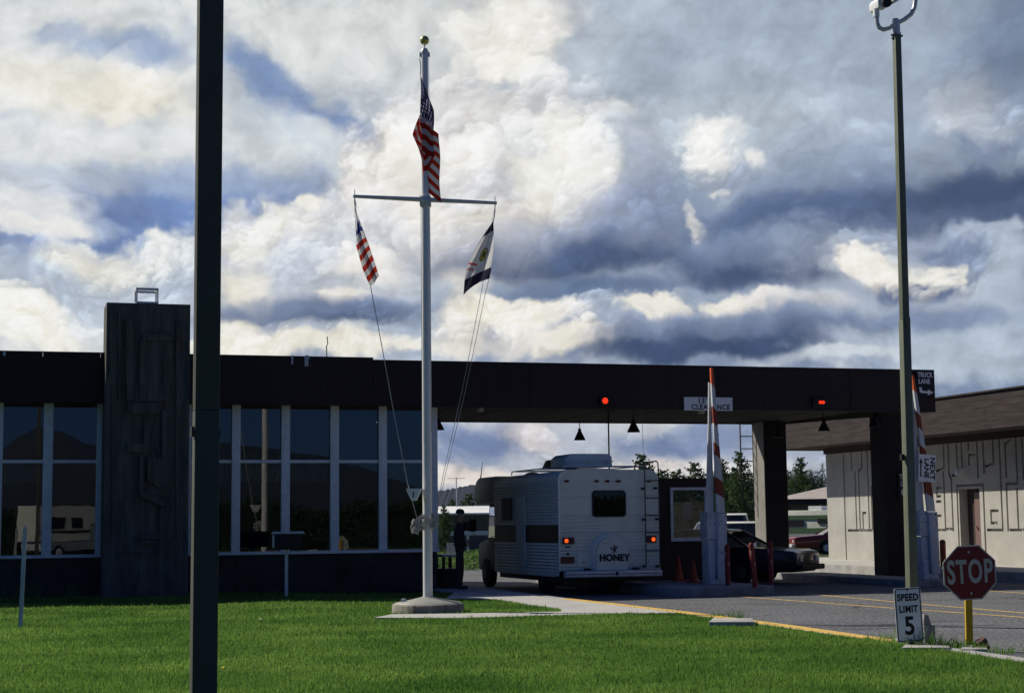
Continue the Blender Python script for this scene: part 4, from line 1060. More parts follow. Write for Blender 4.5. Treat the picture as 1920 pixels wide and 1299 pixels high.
# bollards on the island
def bollard(px, py, H, label, lean=0, z=.2, r=.062):
    p = gnd(px, py, z); o = bpy.data.objects.new('bollard', BOLL); COL.objects.link(o)
    o.location = p; o.rotation_euler = (R(lean*.3), R(lean), random.random()); o.scale = (r/.062, r/.062, H); tag(o, label, 'bollard', 'red bollards on the island'); return o
b = MB(); b.lathe([(.062, -.02), (.062, .93), (.055, .97), (.035, .995), (.001, 1.0)], 16); t_ = b.build('bollard', M['bollard'], smooth=True); BOLL = t_.data; bpy.data.objects.remove(t_)
bollard(1365, 1097, .93, 'dark red bollard touching the right side of the gate cabinet')
bollard(1416, 1099, .98, 'leaning red bollard with worn white top, before the rear column', -4)
bollard(1446, 1096, 1.0, 'red bollard at the right end of the island')
# cones
def cone_mesh():
    b = MB(); b.prism(rrect(.36, .36, .04), 0, .03, ax='z', mat=0); b.lathe([(.13, .03), (.115, .06), (.03, .70), (.022, .71)], 18, mat=0); return b
cn = thing('traffic_cone', 'orange traffic cone on the island, nearer the motorhome', 'traffic cone', gnd(1273, 1089, .2), .3, 'orange cones before the booth')
b = MB(); b.prism(rrect(.34, .34, .04), 0, .03, ax='z'); b.build('base', M['cone'], cn)
b = MB(); b.lathe([(.13, .031), (.115, .06), (.03, .60), (.022, .61)], 18); b.build('cone_body', M['cone'], cn, smooth=True)
dup(cn, gnd(1301, 1092, .2), (0, 0, .9), 'orange traffic cone on the island, nearer the gate').scale = (.9, .9, .86)

# ================================================================ MOTORHOME
RVC = atY(1143, 1000, 38.6)
RV = Frame(RVC.x, 38.6, R(18))
rv = fthing('motorhome', 'cream motorhome seen from the rear, waiting under the canopy by the booth', 'motorhome', RV)
HV = lambda x, y, t=0: RV.hit(x, y, t)
W2 = 1.25; ZTOP = HV(1140, 880)[1]; ZBO = HV(1140, 1069)[1]; LB = 5.0; LO = 6.9
# rear skin: horizontal panels, the upper smooth, the lower corrugated; rounded top corners
seams = [HV(1140, y)[1] for y in (880, 932, 966, 998, 1032, 1069)]
def rear_outline(z):   # half width at height z
    rc = .22; dz = z-(ZTOP-rc)
    return W2-(rc-math.sqrt(max(0, rc*rc-dz*dz)) if dz > 0 else 0)
for i in range(5):
    zt, zb = seams[i], seams[i+1]+.006; b = MB(); n = 12 if i == 0 else max(6, int((zt-zb)/.036)*2)
    if i >= 2: n = 2*int((zt-zb)/.072)*2
    rows = []
    for k in range(n+1):
        z = zb+(zt-zb)*k/n; off = 0
        if i >= 2: off = -.012 if (k % 4 in (1, 2)) else .004
        if k in (0, n): off = .006
        rows.append((z, off))
    for z, off in rows:
        h = rear_outline(z)-.03; 
        for s_ in (-1, -.5, 0, .5, 1): b.v.append((s_*h, off, z))
    for k in range(n):
        for j in range(4): b.f.append((k*5+j, k*5+j+1, k*5+j+6, k*5+j+5)); b.m.append(0)
    b.build('rear_panel', M['rvwhite'], rv, fix=False)
b = MB()   # core behind the skins
prof = [(-W2+.02, ZBO), (W2-.02, ZBO)]
for k in range(9):
    a = R(90*k/8); prof.append((W2-.02-.22+.22*math.cos(a), ZTOP-.24+.22*math.sin(a)))
for k in range(9):
    a = R(90+90*k/8); prof.append((-W2+.02+.22+.22*math.cos(a), ZTOP-.24+.22*math.sin(a)))
b.prism(prof, .03, LB); b.build('body', M['rvwhite'], rv, smooth=True)
# corner trims
for s_ in (-1, 1):
    pts = [(s_*(W2-.015), .01, ZBO)]+[(s_*(W2-.015), .01, ZTOP-.24)]+[(s_*(W2-.235+.22*math.cos(R(a))), .01, ZTOP-.24+.22*math.sin(R(a))) for a in range(10, 91, 10)]
    b = MB(); b.tube(pts, .022, 8); b.build('corner_trim', M['alu'], rv, smooth=True)
# sides: corrugated, with the dark stripe band
zst0, zst1 = HV(1048, 1018)[1], HV(1048, 984)[1]
def side_panel(sx, y0, y1, z0, z1, corr, name, m):
    b = MB(); n = max(2, int((z1-z0)/.07)*4) if corr else 1
    for k in range(n+1):
        z = z0+(z1-z0)*k/n; off = (.014 if k % 4 in (1, 2) else 0) if corr else 0
        for y in (y0, y1): b.v.append((sx*(W2-.018+off+.02*0), y, z))
    for k in range(n): b.f.append((k*2, k*2+1, k*2+3, k*2+2)); b.m.append(0)
    return b.build(name, m, rv, fix=False)
for sx in (-1, 1):
    side_panel(sx, .03, LB, zst1, ZTOP-.25, True, 'side_panel', M['rvwhite'])
    side_panel(sx, .03, LB, ZBO-.12, zst0, True, 'side_panel', M['rvwhite'])
    side_panel(sx, .03, LB, zst0, zst1, False, 'side_stripe', M['rvstripe'])
# side windows and door (left side seen)
for (y0, y1, z0, z1) in ((3.5, 4.3, 1.75, 2.3),):
    for sx in (-1, 1):
        b = MB(); b.prism([(y+ (y0+y1)/2, z+(z0+z1)/2) for y, z in rrect(y1-y0, z1-z0, .06)], sx*(W2+.012), sx*(W2-.02), ax='x'); b.build('side_window', M['black'], rv)
b = MB(); b.prism([(y+2.8, z+1.45) for y, z in rrect(.66, 1.75, .08)], -(W2+.016), -(W2-.03), ax='x'); b.build('side_door', M['rvwhite'], rv)
# over-cab bunk
b = MB(); zo = fzO = RV.hit(900, 946, LO-1.2)[1]
pr = [(LB-.05, zo+.05), (LO-.25, zo), (LO-.02, zo+.12), (LO, zo+.35), (LO-.18, ZTOP-.1), (LO-.45, ZTOP), (LB-.05, ZTOP+.0)]
b.prism(pr, -W2+.03, W2-.03, ax='x'); b.build('overcab_bunk', M['rvwhite'], rv, bevel=.05)
# cab and hood
b = MB(); b.prism([(LB-.04, .45), (LO+.35, .45), (LO+.42, .62), (LO+.40, 1.08), (LO+.25, 1.16), (LO-.42, 1.26), (LO-.62, zo+.02), (LB-.04, zo+.02)], -.98, .98, ax='x'); b.build('cab', M['rvstripe'], rv, bevel=.04)
b = MB(); b.add([(-.86, LO-.40, 1.30), (.86, LO-.40, 1.30), (.8, LO-.585, zo-.02), (-.8, LO-.585, zo-.02)], [(0, 1, 2, 3)]); b.build('windscreen', M['carglass'], rv, fix=False)
for s_ in (-1, 1):
    b = MB(); b.add([(s_*.983, LB+.2, 1.3), (s_*.983, LO-.55, 1.3), (s_*.983, LO-.68, zo-.06), (s_*.983, LB+.2, zo-.06)], [(0, 1, 2, 3)]); b.build('cab_window', M['carglass'], rv, fix=False)
    mi = MB(); mi.tube([(s_*.98, LO-.45, 1.85), (s_*1.32, LO-.35, 1.88), (s_*1.36, LO-.35, 1.86), (s_*1.36, LO-.35, 1.42), (s_*1.30, LO-.35, 1.38), (s_*.98, LO-.45, 1.25)], .012, 6); m_ = mi.build('mirror_arm', M['galv'], rv)
    b = MB(); b.box(s_*1.36-.09, s_*1.36+.09, LO-.39, LO-.33, 1.46, 1.80); b.build('mirror', M['black'], m_, bevel=.02)
    wh = MB(); wh.lathe([(.0001, -.12), (.2, -.12), (.37, -.10), (.38, 0), (.37, .10), (.2, .12), (.0001, .12)], 24)
    for yy in (1.9, LO-.35):
        o = wh.build('wheel', M['rubber'], rv, smooth=True); o.rotation_euler = (0, math.pi/2, 0); o.location = (s_*.9, yy, .375)
        h = MB(); h.lathe([(.0001, -.14), (.15, -.135), (.17, -.118)], 16); hh = h.build('hub', M['poledark'], o); hh.scale = (1, 1, 1 if s_ < 0 else -1)
b = MB(); b.box(-1.1, 1.1, .1, LB, .30, ZBO-.005); b.build('underframe', M['black'], rv)
b = MB(); b.prism([(-W2-.005, ZBO-.13), (-W2+.05, ZBO-.13), (-W2+.05, ZBO), (-W2-.005, ZBO)], .35, LB-.4); b.build('side_skirt', M['rvwhite'], rv)
# rear window
cx, cz = HV(1141.5, 944); w = HV(1173, 944)[0]-HV(1110, 944)[0]; h = HV(1141, 919)[1]-HV(1141, 969)[1]
b = MB(); b.prism(rrect(w, h, .09, cx=cx, cz=cz), -.03, .02); wn = b.build('rear_window', M['black'], rv)
b = MB(); b.prism(rrect(w-.07, h-.07, .07, cx=cx, cz=cz), -.034, -.0305); b.build('pane', glass_mat('rv_glass', (.2, .2, .22), 1.6), wn)
b = MB(); b.box(cx-w/2+.05, cx-w/2+.10, -.0303, -.0301, cz-h/2+.06, cz+h/2-.06); b.box(cx+w/2-.12, cx+w/2-.06, -.0303, -.0301, cz-h/2+.06, cz+h/2-.06); b.build('curtain', M['frame'], wn)
# clearance lights
for i, px in enumerate((1062, 1118, 1138, 1159, 1216)):
    x, z = HV(px, 902); b = MB(); b.prism(rrect(.105, .055, .025, cx=x, cz=z), -.045, 0); b.build('marker_lamp', M['reddark'], rv, bevel=.006)
# tail lamps
for (x0, y0, x1, y1, lx) in ((1054, 1007, 1076, 1020, 1061), (1212, 1004, 1229, 1017, 1224)):
    a = HV(x0, y1); c = HV(x1, y0); b = MB(); b.box(a[0], c[0], -.04, .004, a[1], c[1]); tl = b.build('tail_lamp', M['reddark'], rv, bevel=.008)
    x, z = HV(lx, (y0+y1)/2); b = MB(); b.prism(rrect(.085, .085, .03, cx=x, cz=z), -.047, -.0401); b.build('lit_lens', M['amber'], tl)
a = HV(1051, 1056); c = HV(1076, 1043); b = MB(); b.box(a[0], c[0], -.03, -.014, a[1], c[1]); o = b.build('number_plate', M['reddark'], rv); o['label'] = 'dark red number plate low on the left'
a = HV(1052, 1040); c = HV(1075, 1036.5)
a = HV(1082, 1062); c = HV(1105, 1036); b = MB(); b.box(a[0], c[0], -.028, -.014, a[1], c[1]); ht = b.build('service_hatch', M['rvwhite'], rv, bevel=.004)
b = MB(); b.box((a[0]+c[0])/2-.015, (a[0]+c[0])/2+.015, -.04, -.0285, a[1]+.08, a[1]+.11); b.build('latch', M['black'], ht)
# small unreadable maker's plates by the tail lamp
for (x, y, w_, h_) in ((1064, 1025, .14, .035), (1064, 1038, .08, .06)):
    X, Z = HV(x, y); b = MB()
    for k in range(4): b.box(X-w_/2+k*w_/4+.004, X-w_/2+(k+1)*w_/4-.004, -.02, -.014, Z-h_/2, Z+h_/2)
    b.build('badge', M['black'], rv)
# spare wheel cover: arched shell
def arch(x0, x1, ytop, ybot, inset=0):
    a = HV(x0, ybot); c = HV(x1, ybot); zt = HV(x0, ytop)[1]; r = (c[0]-a[0])/2-inset; cx = (a[0]+c[0])/2; zb = a[1]
    zc = zt-inset-r
    return [(cx-r, zb)]+[(cx-r*math.cos(R(t)), zc+r*math.sin(R(t))) for t in range(0, 181, 12)]+[(cx+r, zb)]
A0 = arch(1105, 1179, 997, 1069); A1 = arch(1105, 1179, 997, 1069, .07); A2 = arch(1105, 1179, 997, 1069, .12)
b = MB(); n = len(A0); b.v = [(p[0], -.012, p[1]) for p in A0]+[(p[0], -.12, p[1]) for p in A1]+[(p[0], -.12, p[1]) for p in A2]+[(p[0], -.20, p[1]*.995+.01) for p in [(q[0]*.985+A2[0][0]*.0075+A2[-1][0]*.0075, q[1]) for q in A2]]
for k in range(n-1):
    for j in range(3): b.f.append((j*n+k, j*n+k+1, (j+1)*n+k+1, (j+1)*n+k)); b.m.append(0)
b.f.append(tuple(range(3*n, 4*n))); b.m.append(0)
wc = b.build('spare_wheel_cover', M['rvwhite'], rv)
xh, zh = HV(1146, 1045)
text_into('HONEY', .21, 'lettering', M['black'], wc, (xh, -.212, zh-.002), bold=.010, space=1.05)
# dark winged insect emblem above the lettering
b = MB(); ex, ez = HV(1146, 1029); K = .0125
def em(pts): b.prism([(ex+x*K*.72, ez+z*K*.72) for x, z in pts], -.216, -.206)
em([(-2, -5), (1, -6), (3, -2), (2, 3), (-1, 3), (-3, -1)]); em([(-1, 4), (1, 3), (3, 5), (2, 8), (-1, 8), (-2, 6)])
em([(-3, 2), (-10, 7), (-9, 1), (-4, -1)]); em([(3, 3), (8, 8), (9, 5), (4, 0)]); em([(-2, -5), (-5, -9), (-4, -10), (0, -6)]); em([(1, -6), (4, -9), (6, -9), (2, -4)])
em([(-1, 8), (-4, 11), (-3, 11.5), (0, 8.5)]); em([(1.5, 8), (3.5, 11), (4.2, 10.5), (2, 7.8)])
b.build('emblem', M['black'], wc)
# ladder
lx0, lx1 = HV(1206, 950)[0], HV(1232, 950)[0]; zl0 = HV(1206, 1062)[1]; lad = MB()
for x in (lx0, lx1):
    lad.tube([(x, -.02, zl0), (x, -.11, zl0+.06), (x, -.13, ZTOP-.05), (x, -.10, ZTOP+.15), (x, .0, ZTOP+.2), (x, .35, ZTOP+.19), (x, .5, ZTOP+.02)], .016, 8)
la = lad.build('ladder', M['poledark'], rv, smooth=True)
for y in (901, 934, 966, 998, 1032):
    z = HV(1220, y)[1]; b = MB(); b.tube([(lx0-.0, -.125, z), (lx1, -.125, z)], .013, 6); b.build('rung', M['poledark'], la)
for (x, y) in ((1204, 916), (1227, 915), (1206, 974), (1230, 973), (1206, 1061), (1231, 1061)):
    X, Z = HV(x, y); b = MB(); b.box(X-.03, X+.03, -.12, -.004, Z-.025, Z+.025); b.build('standoff', M['black'], la)
# bumper
a = HV(1061, 1083, -.35); c = HV(1241, 1070, -.35); zb0 = HV(1150, 1080, -.35)[1]; zb1 = HV(1150, 1070, -.35)[1]
b = MB(); b.prism([(-.38, zb0), (-.38, zb1), (-.34, zb1+.015), (-.20, zb1+.015), (-.20, zb0-.02), (-.34, zb0-.02)], a[0], c[0], ax='x'); bu = b.build('bumper', M['galv'], rv, bevel=.008)
b = MB(); b.box(a[0]+.02, c[0]-.02, -.386, -.3805, zb0+.05, zb0+.065); b.build('groove_strip', M['black'], bu)
b = MB(); b.lathe([(.03, 0), (.03, .05), (.015, .08)], 10); o = b.build('tow_ball', M['black'], bu, smooth=True); o.location = (HV(1156, 1076, -.35)[0], -.40, zb0+.03)
for xx in (-.6, .6):
    b = MB(); b.box(xx-.05, xx+.05, -.2, .3, .48, .62); b.build('bumper_bracket', M['black'], rv)
# roof things
b = MB(); a = HV(1053, 874, 1.2); c = HV(1143, 851, 1.2)
b.prism([(a[0]+.02, a[1]-.02), (c[0], a[1]-.02), (c[0]-.01, c[1]-.06), (c[0]-.1, c[1]), (a[0]+.16, c[1]), (a[0]+.03, c[1]-.1)], 1.0, 2.1); rb_ = b.build('roof_box', M['rvwhite'], rv, bevel=.05)
for f_ in (.12, .5, .88):
    X = a[0]+(c[0]-a[0])*f_; b = MB(); b.box(X-.015, X+.015, .985, .999, a[1]+.0, c[1]-.10 if f_ == .5 else a[1]+.16); b.build('latch', M['galv'], rb_)
b = MB(); b.box(a[0]+.01, c[0]+.01, .97, .99, a[1]+.10, a[1]+.125); b.build('lid_edge', M['galv'], rb_)
a2 = HV(1029, 876, 2.6); c2 = HV(1062, 861, 2.6)
b = MB(); b.prism([(a2[0], a2[1]-.03), (c2[0]+.3, a2[1]-.03), (c2[0]+.3, c2[1]), (a2[0]+.12, c2[1])], 2.4, 3.2); b.build('air_conditioner', M['black'], rv, bevel=.04)
b = MB(); b.lathe([(.001, .09), (.12, .08), (.22, .03), (.24, 0)], 18); o = b.build('roof_vent', M['black'], rv, smooth=True); X, Z = HV(988, 881, 4.3); o.location = (X+.15, 4.3, ZTOP-.01)
rk = MB()
for xx in (-1.0, 1.0): rk.tube([(xx, .25, ZTOP), (xx, .28, ZTOP+.09), (xx, 4.2, ZTOP+.09), (xx, 4.25, ZTOP)], .014, 6)
for yy in (.28, .9, 2.3, 3.4, 4.2): rk.tube([(-1.0, yy, ZTOP+.09), (1.0, yy, ZTOP+.09)], .012, 6)
rk.build('roof_rack', M['galv'], rv)
X, Z = HV(901, 884, LO-.4); b = MB(); b.tube([(X, LO-.4, ZTOP-.02), (X+.02, LO-.4, ZTOP+.12), (X+.06, LO-.4, ZTOP+.45)], [.02, .012, .006], 6); b.build('aerial', M['black'], rv)
for (px) in (1142, 1205):   # thin uprights from the roof to the canopy: a pole and a cord
    pass
X, _ = FAC.hit(1142, 860, 4.2)
o = fthing('hanging_pipe', 'thin dark pipe running down from the canopy behind the motorhome roof box', 'pipe', FAC, X, 4.2)
b = MB(); b.tube([(0, 0, 4.7), (0, 0, 2.2)], .022, 8); b.build('pipe', M['black'], o)
X, _ = FAC.hit(1205, 830, 3.4)
o = fthing('pull_line', 'thin pale line hanging from the canopy towards the motorhome ladder', 'line', FAC, X, 3.4)
b = MB(); b.tube([(0, 0, 4.7), (.01, 0, 3.6), (0, 0, 2.6)], .006, 5); b.build('cord', M['rope'], o)

# ================================================================ OTHER VEHICLES
def wheel(parent, x, y, r=.31, w=.19, paint_dark=False):
    b = MB(); b.lathe([(.0001, -w/2), (r*.6, -w/2), (r*.96, -w/2+.01), (r, -w/4), (r, w/4), (r*.96, w/2-.01), (r*.6, w/2), (.0001, w/2)], 22)
    o = b.build('wheel', M['rubber'], parent, smooth=True); o.rotation_euler = (math.pi/2, 0, 0); o.location = (x, y, r)
    for s_ in (-1, 1):
        h = MB(); h.lathe([(.0001, .02), (r*.3, .015), (r*.55, 0)], 16); k = h.build('rim', M['poledark'] if paint_dark else M['galv'], o); k.location = (0, 0, s_*(w/2+.002)); k.scale = (1, 1, s_)
def car(name, label, loc, rot, L, Wd, lower, cab, paint, glass='carglass', r=.31, axles=(.8, -.95)):
    """lower: side outline (x,z) of the body; cab: (x_back_low,x_back_top,x_front_top,x_front_low,z_low,z_top)"""
    c = thing(name, label, 'van' if 'van' in label else 'car', loc, rot)
    b = MB(); b.prism(lower, -Wd/2, Wd/2)
    # wheel arches cut as dark recess discs standing in the side
    b.build('body', paint, c, bevel=.045)
    for s_ in (-1, 1):
        for ax in axles:
            a = MB(); a.lathe([(.0001, 0), (r+.07, 0), (r+.07, .02)], 22); o = a.build('wheel_arch', M['black'], c); o.rotation_euler = (math.pi/2, 0, 0); o.location = (ax, s_*(Wd/2+.003), r+.03)
            wheel(c, ax, s_*(Wd/2-.07), r, paint_dark=paint is M['carpurple'])
    xb, xbt, xft, xf, z0, z1 = cab; wi = Wd/2-.05; wt = Wd/2-.22
    g = MB(); vs = [(xb, -wi, z0), (xf, -wi, z0), (xf, wi, z0), (xb, wi, z0), (xbt, -wt, z1), (xft, -wt, z1), (xft, wt, z1), (xbt, wt, z1)]
    g.add(vs, [(4, 5, 6, 7)]); gl = MB(); gl.add(vs, [(0, 1, 5, 4), (1, 2, 6, 5), (2, 3, 7, 6), (3, 0, 4, 7)]); gl.build('windows', M[glass], c, fix=False)
    rf = MB(); rf.prism([(xbt-.03, z1-.02), (xft+.05, z1-.02), (xft-.08, z1+.05), (xbt+.12, z1+.05)], -wt-.02, wt+.02); rf.build('roof', paint, c, bevel=.02)
    pl = MB()
    for s_ in (-1, 1):
        pl.bar((xb, s_*wi, z0), (xbt, s_*wt, z1), .07); pl.bar((xf, s_*wi, z0), (xft, s_*wt, z1), .06); pl.bar(((xb+xf)/2, s_*wi, z0), ((xbt+xft)/2, s_*wt, z1), .06)
    pl.build('pillars', paint, c)
    xs_ = [p[0] for p in lower]
    for s_ in (-1, 1):
        b = MB(); b.box(max(xs_)-.02, max(xs_)+.02, s_*Wd*.34-.1, s_*Wd*.34+.1, .58, .72); b.build('headlight', M['galv'], c, bevel=.01)
        b = MB(); b.box(min(xs_)-.02, min(xs_)+.02, s_*Wd*.36-.12, s_*Wd*.36+.12, .62, .75); b.build('tail_lamp', M['reddark'], c)
    b = MB(); b.box(max(xs_)-.05, max(xs_)+.14, -Wd/2+.03, Wd/2-.03, .36, .50); b.build('bumper', M['galv'] if paint is not M['carpurple'] else M['black'], c, bevel=.02)
    b = MB(); b.box(min(xs_)-.12, min(xs_)+.05, -Wd/2+.03, Wd/2-.03, .36, .50); b.build('bumper', M['galv'] if paint is not M['carpurple'] else M['black'], c, bevel=.02)
    return c
sedan = [(-2.3, .35), (2.25, .30), (2.38, .45), (2.40, .78), (2.30, .86), (.95, .97), (-1.5, 1.0), (-2.35, .95), (-2.42, .8), (-2.4, .42)]
p = gnd(1440, 1093)
car('parked_car', 'dark plum saloon car beyond the island, before the rear column', (p.x-1.0, p.y+1.0, 0), R(-30), 4.7, 1.75, sedan, (-1.75, -1.1, .25, 1.0, .97, 1.40), M['carpurple'])
p = atY(1570, 1010, 84)
car('parked_car', 'red car parked on the grass left of the tan building', (p.x, 84, -.02), R(184), 4.6, 1.75, sedan, (-1.7, -1.1, .2, .9, .97, 1.38), M['carred'])
vanb = [(-2.4, .35), (2.3, .35), (2.45, .6), (2.40, 1.0), (1.7, 1.12), (-2.4, 1.12), (-2.45, .7)]
p = atY(1372, 980, 66)
car('parked_van', 'white van parked behind, right of the gate cabinet', (p.x-.2, 66, -.02), R(84), 4.8, 1.85, vanb, (-2.35, -2.2, 1.05, 1.65, 1.11, 1.93), M['carwhite'])
p = atY(1402, 990, 60)
car('parked_van', 'white estate wagon or van seen just above the dark car roof', (p.x-.9, 60, -.02), R(97), 4.8, 1.8, vanb, (-2.35, -2.2, .9, 1.6, 1.11, 1.62), M['carwhite'])
# travel trailer, cream and green
TP = atY(1463, 990, 95); TF = Frame(TP.x, 95, R(-36))
tr = fthing('travel_trailer', 'cream and green travel trailer parked by the low tan building', 'trailer', TF)
H = lambda x, y: TF.hit(x, y, 0)
Lw = 6.8; zt = H(1480, 957)[1]; z0 = .25
def rows(z1, z2, m, name, y=-.0): 
    b = MB(); b.box(.0, Lw, y-.03, y, z1, z2); b.build(name, m, tr)
b = MB(); b.prism([(0, .35), (0, zt-.45), (.35, zt), (Lw, zt), (Lw, .35)], .001, 2.2); b.build('body', M['trailerwhite'], tr, bevel=.04)
rows(H(1480, 974)[1], H(1480, 966)[1], M['trailergreen'], 'green_band'); rows(H(1480, 998)[1], H(1480, 990)[1], M['trailergreen'], 'green_band')
for (a, c, d, e) in ((1474, 1491, 975, 987), (1492, 1507, 975, 987), (1533, 1542, 972, 981), (1543, 1556, 972, 981)):
    x0, zz1 = H(a, d); x1, zz0 = H(c, e); b = MB(); b.box(x0, x1, -.045, -.01, zz0, zz1); b.build('window', M['black'], tr)
for k in range(8):
    zz = H(1480, 1003+k*2.6)[1]; b = MB(); b.box(.02, Lw, -.022, 0, zz, zz+.03); b.build('siding_strip', M['trailerwhite'], tr)
b = MB(); b.box(1.6, 2.4, .4, 1.2, zt, zt+.25); b.box(3.4, 4.0, .4, 1.0, zt, zt+.18); b.build('roof_vent', M['white'], tr)
b = MB(); b.tube([(-.1, -.1, .5), (-.12, -.1, zt+.1)], .03, 6); b.tube([(-.35, -.1, .5), (-.2, -.1, zt-.1)], .03, 6); b.build('rear_ladder', M['postyellow'], tr)
for yy in (2.8, 3.7):
    b = MB(); b.lathe([(.0001, -.1), (.33, -.1), (.35, 0), (.33, .1), (.0001, .1)], 16); o = b.build('wheel', M['rubber'], tr); o.rotation_euler = (math.pi/2, 0, 0); o.location = (yy, .08, .33)

# ================================================================ FAR BUILDINGS
p0 = atY(1452, 950, 118); LF = Frame(p0.x, 118, R(-6))
lo_ = fthing('low_tan_house', 'low brown house with a pale shingle roof behind the trailer', 'building', LF)
H = lambda x, y: LF.hit(x, y, 0)
ze = 2.9; zr = H(1545, 918)[1]
b = MB(); b.box(.8, 14, .6, 8, 0, ze); b.build('wall', M['greysiding'], lo_)
b = MB(); b.box(0, 16, -.05, .0, ze-.1, ze+.28); b.build('fascia_board', M['siding'], lo_)
b = MB(); b.add([(-.2, -.1, ze+.28), (16, -.1, ze+.28), (16, 4, zr+.5), (5.0, 4, zr+.5), (-.2, 8.5, ze+.28), (16, 8.5, ze+.28)], [(0, 1, 2, 3), (0, 3, 4), (3, 2, 5, 4)]); b.build('roof', M['tanroof'], lo_, fix=False)
for k in range(6):
    x = 1.0+k*2.0; b = MB(); b.box(x, x+.1, .0, .1, 0, ze-.1); b.build('post', M['siding_dark'], lo_)
p0 = atY(806, 1000, 92); LG = Frame(p0.x, 92, R(5))
wr = fthing('white_roofed_house', 'low grey sided house with a white roof, seen past the person', 'building', LG)
H = lambda x, y: LG.hit(x, y, 0)
zr = H(860, 952)[1]; zeg = H(860, 965)[1]
b = MB(); b.box(-1, 9, 0, 5, -.05, zeg); b.build('wall', M['greysiding'], wr)
n = 34
for k in range(n):
    x = -1+10*k/n; b = MB(); b.box(x, x+.06, -.04, 0, 0, zeg-.01); b.build('batten', M['greysiding'], wr)
b = MB(); b.prism([(-.5, zeg), (-.5, zeg+.1), (2.2, zr+.12), (5.3, zeg+.1), (5.3, zeg)], -1.3, 9.3, ax='x'); b.build('roof', M['whiteroof'], wr)
x0, z1 = H(867, 978); x1, z0 = H(884, 996); b = MB(); b.box(x0, x1, -.07, -.01, z0, z1); wn = b.build('window', M['siding_dark'], wr)
b = MB(); b.box(x0+.06, (x0+x1)/2-.03, -.08, -.071, z0+.06, z1-.06); b.box((x0+x1)/2+.03, x1-.06, -.08, -.071, z0+.06, z1-.06); b.build('pane', M['glass'], wn)
x, z = H(859, 893); b = MB(); b.tube([(x, 2, zr), (x, 2, z)], .03, 5); b.tube([(x-.5, 2, z-.05), (x+.5, 2, z-.05)], .02, 5); b.build('roof_antenna', M['galv'], wr)
# white rail
p = atY(829, 999, 74); q = atY(925, 999, 74)
gr = thing('guard_rail', 'white horizontal rail standing before the grey sided house', 'rail', (p.x, 74, 0))
b = MB(); b.box(0, q.x-p.x, 0, .06, p.z-.11, p.z+.08); b.build('rail', M['whiteroof'], gr)
for f_ in (.05, .5, .97):
    b = MB(); x = (q.x-p.x)*f_; b.box(x-.05, x+.05, .061, .16, -.02, p.z+.05); b.build('post', M['whiteroof'], gr)
# small white notice
p = gnd(846, 1052); p = atY(846, 1027, 55); sn = thing('small_sign', 'small white notice board on a stake beside the person', 'sign', (p.x, 55, 0))
b = MB(); b.box(-.15, .15, -.01, .01, p.z-.17, p.z+.17); b.build('sign_board', M['white'], sn)
for k in range(5):
    b = MB(); b.box(-.11+.01*(k % 2), .10-.02*(k % 3), -.014, -.0105, p.z+.12-k*.06, p.z+.138-k*.06); b.build('text_line', M['rope'], sn)
b = MB(); b.box(-.02, .02, .011, .04, 0, p.z+.1); b.build('stake', M['brownwood'], sn)
# ================================================================ PERSON
def skin_mesh(name, chains, root, subd=2):
    """chains: list of [(pos, (rx, ry)), ...]; joined where positions coincide"""
    vs = []; rad = []; ed = []; idx = {}
    for ch in chains:
        prev = None
        for (p, r) in ch:
            k = tuple(round(c, 4) for c in p)
            if k not in idx: idx[k] = len(vs); vs.append(p); rad.append(r)
            i = idx[k]
            if prev is not None and prev != i: ed.append((prev, i))
            prev = i
    me = bpy.data.meshes.new(name); me.from_pydata(vs, ed, [])
    o = bpy.data.objects.new(name, me); COL.objects.link(o)
    md = o.modifiers.new('s', 'SKIN'); md.use_smooth_shade = True; md.branch_smoothing = .6
    if not me.skin_vertices: me.attributes.new('x', 'FLOAT', 'POINT')
    for i, sv in enumerate(me.skin_vertices[0].data):
        sv.radius = rad[i] if isinstance(rad[i], tuple) else (rad[i], rad[i]); sv.use_root = (i == idx[tuple(round(c, 4) for c in root)])
    sd = o.modifiers.new('d', 'SUBSURF'); sd.levels = subd; sd.render_levels = subd
    dg = bpy.context.evaluated_depsgraph_get(); m2 = bpy.data.meshes.new_from_object(o.evaluated_get(dg)); bpy.data.objects.remove(o)
    m2.name = name; return m2
pp = gnd(862, 1104, .142)
per = thing('person', 'person in dark clothes and peaked cap standing in profile beside the motorhome cab', 'person', pp, R(5))
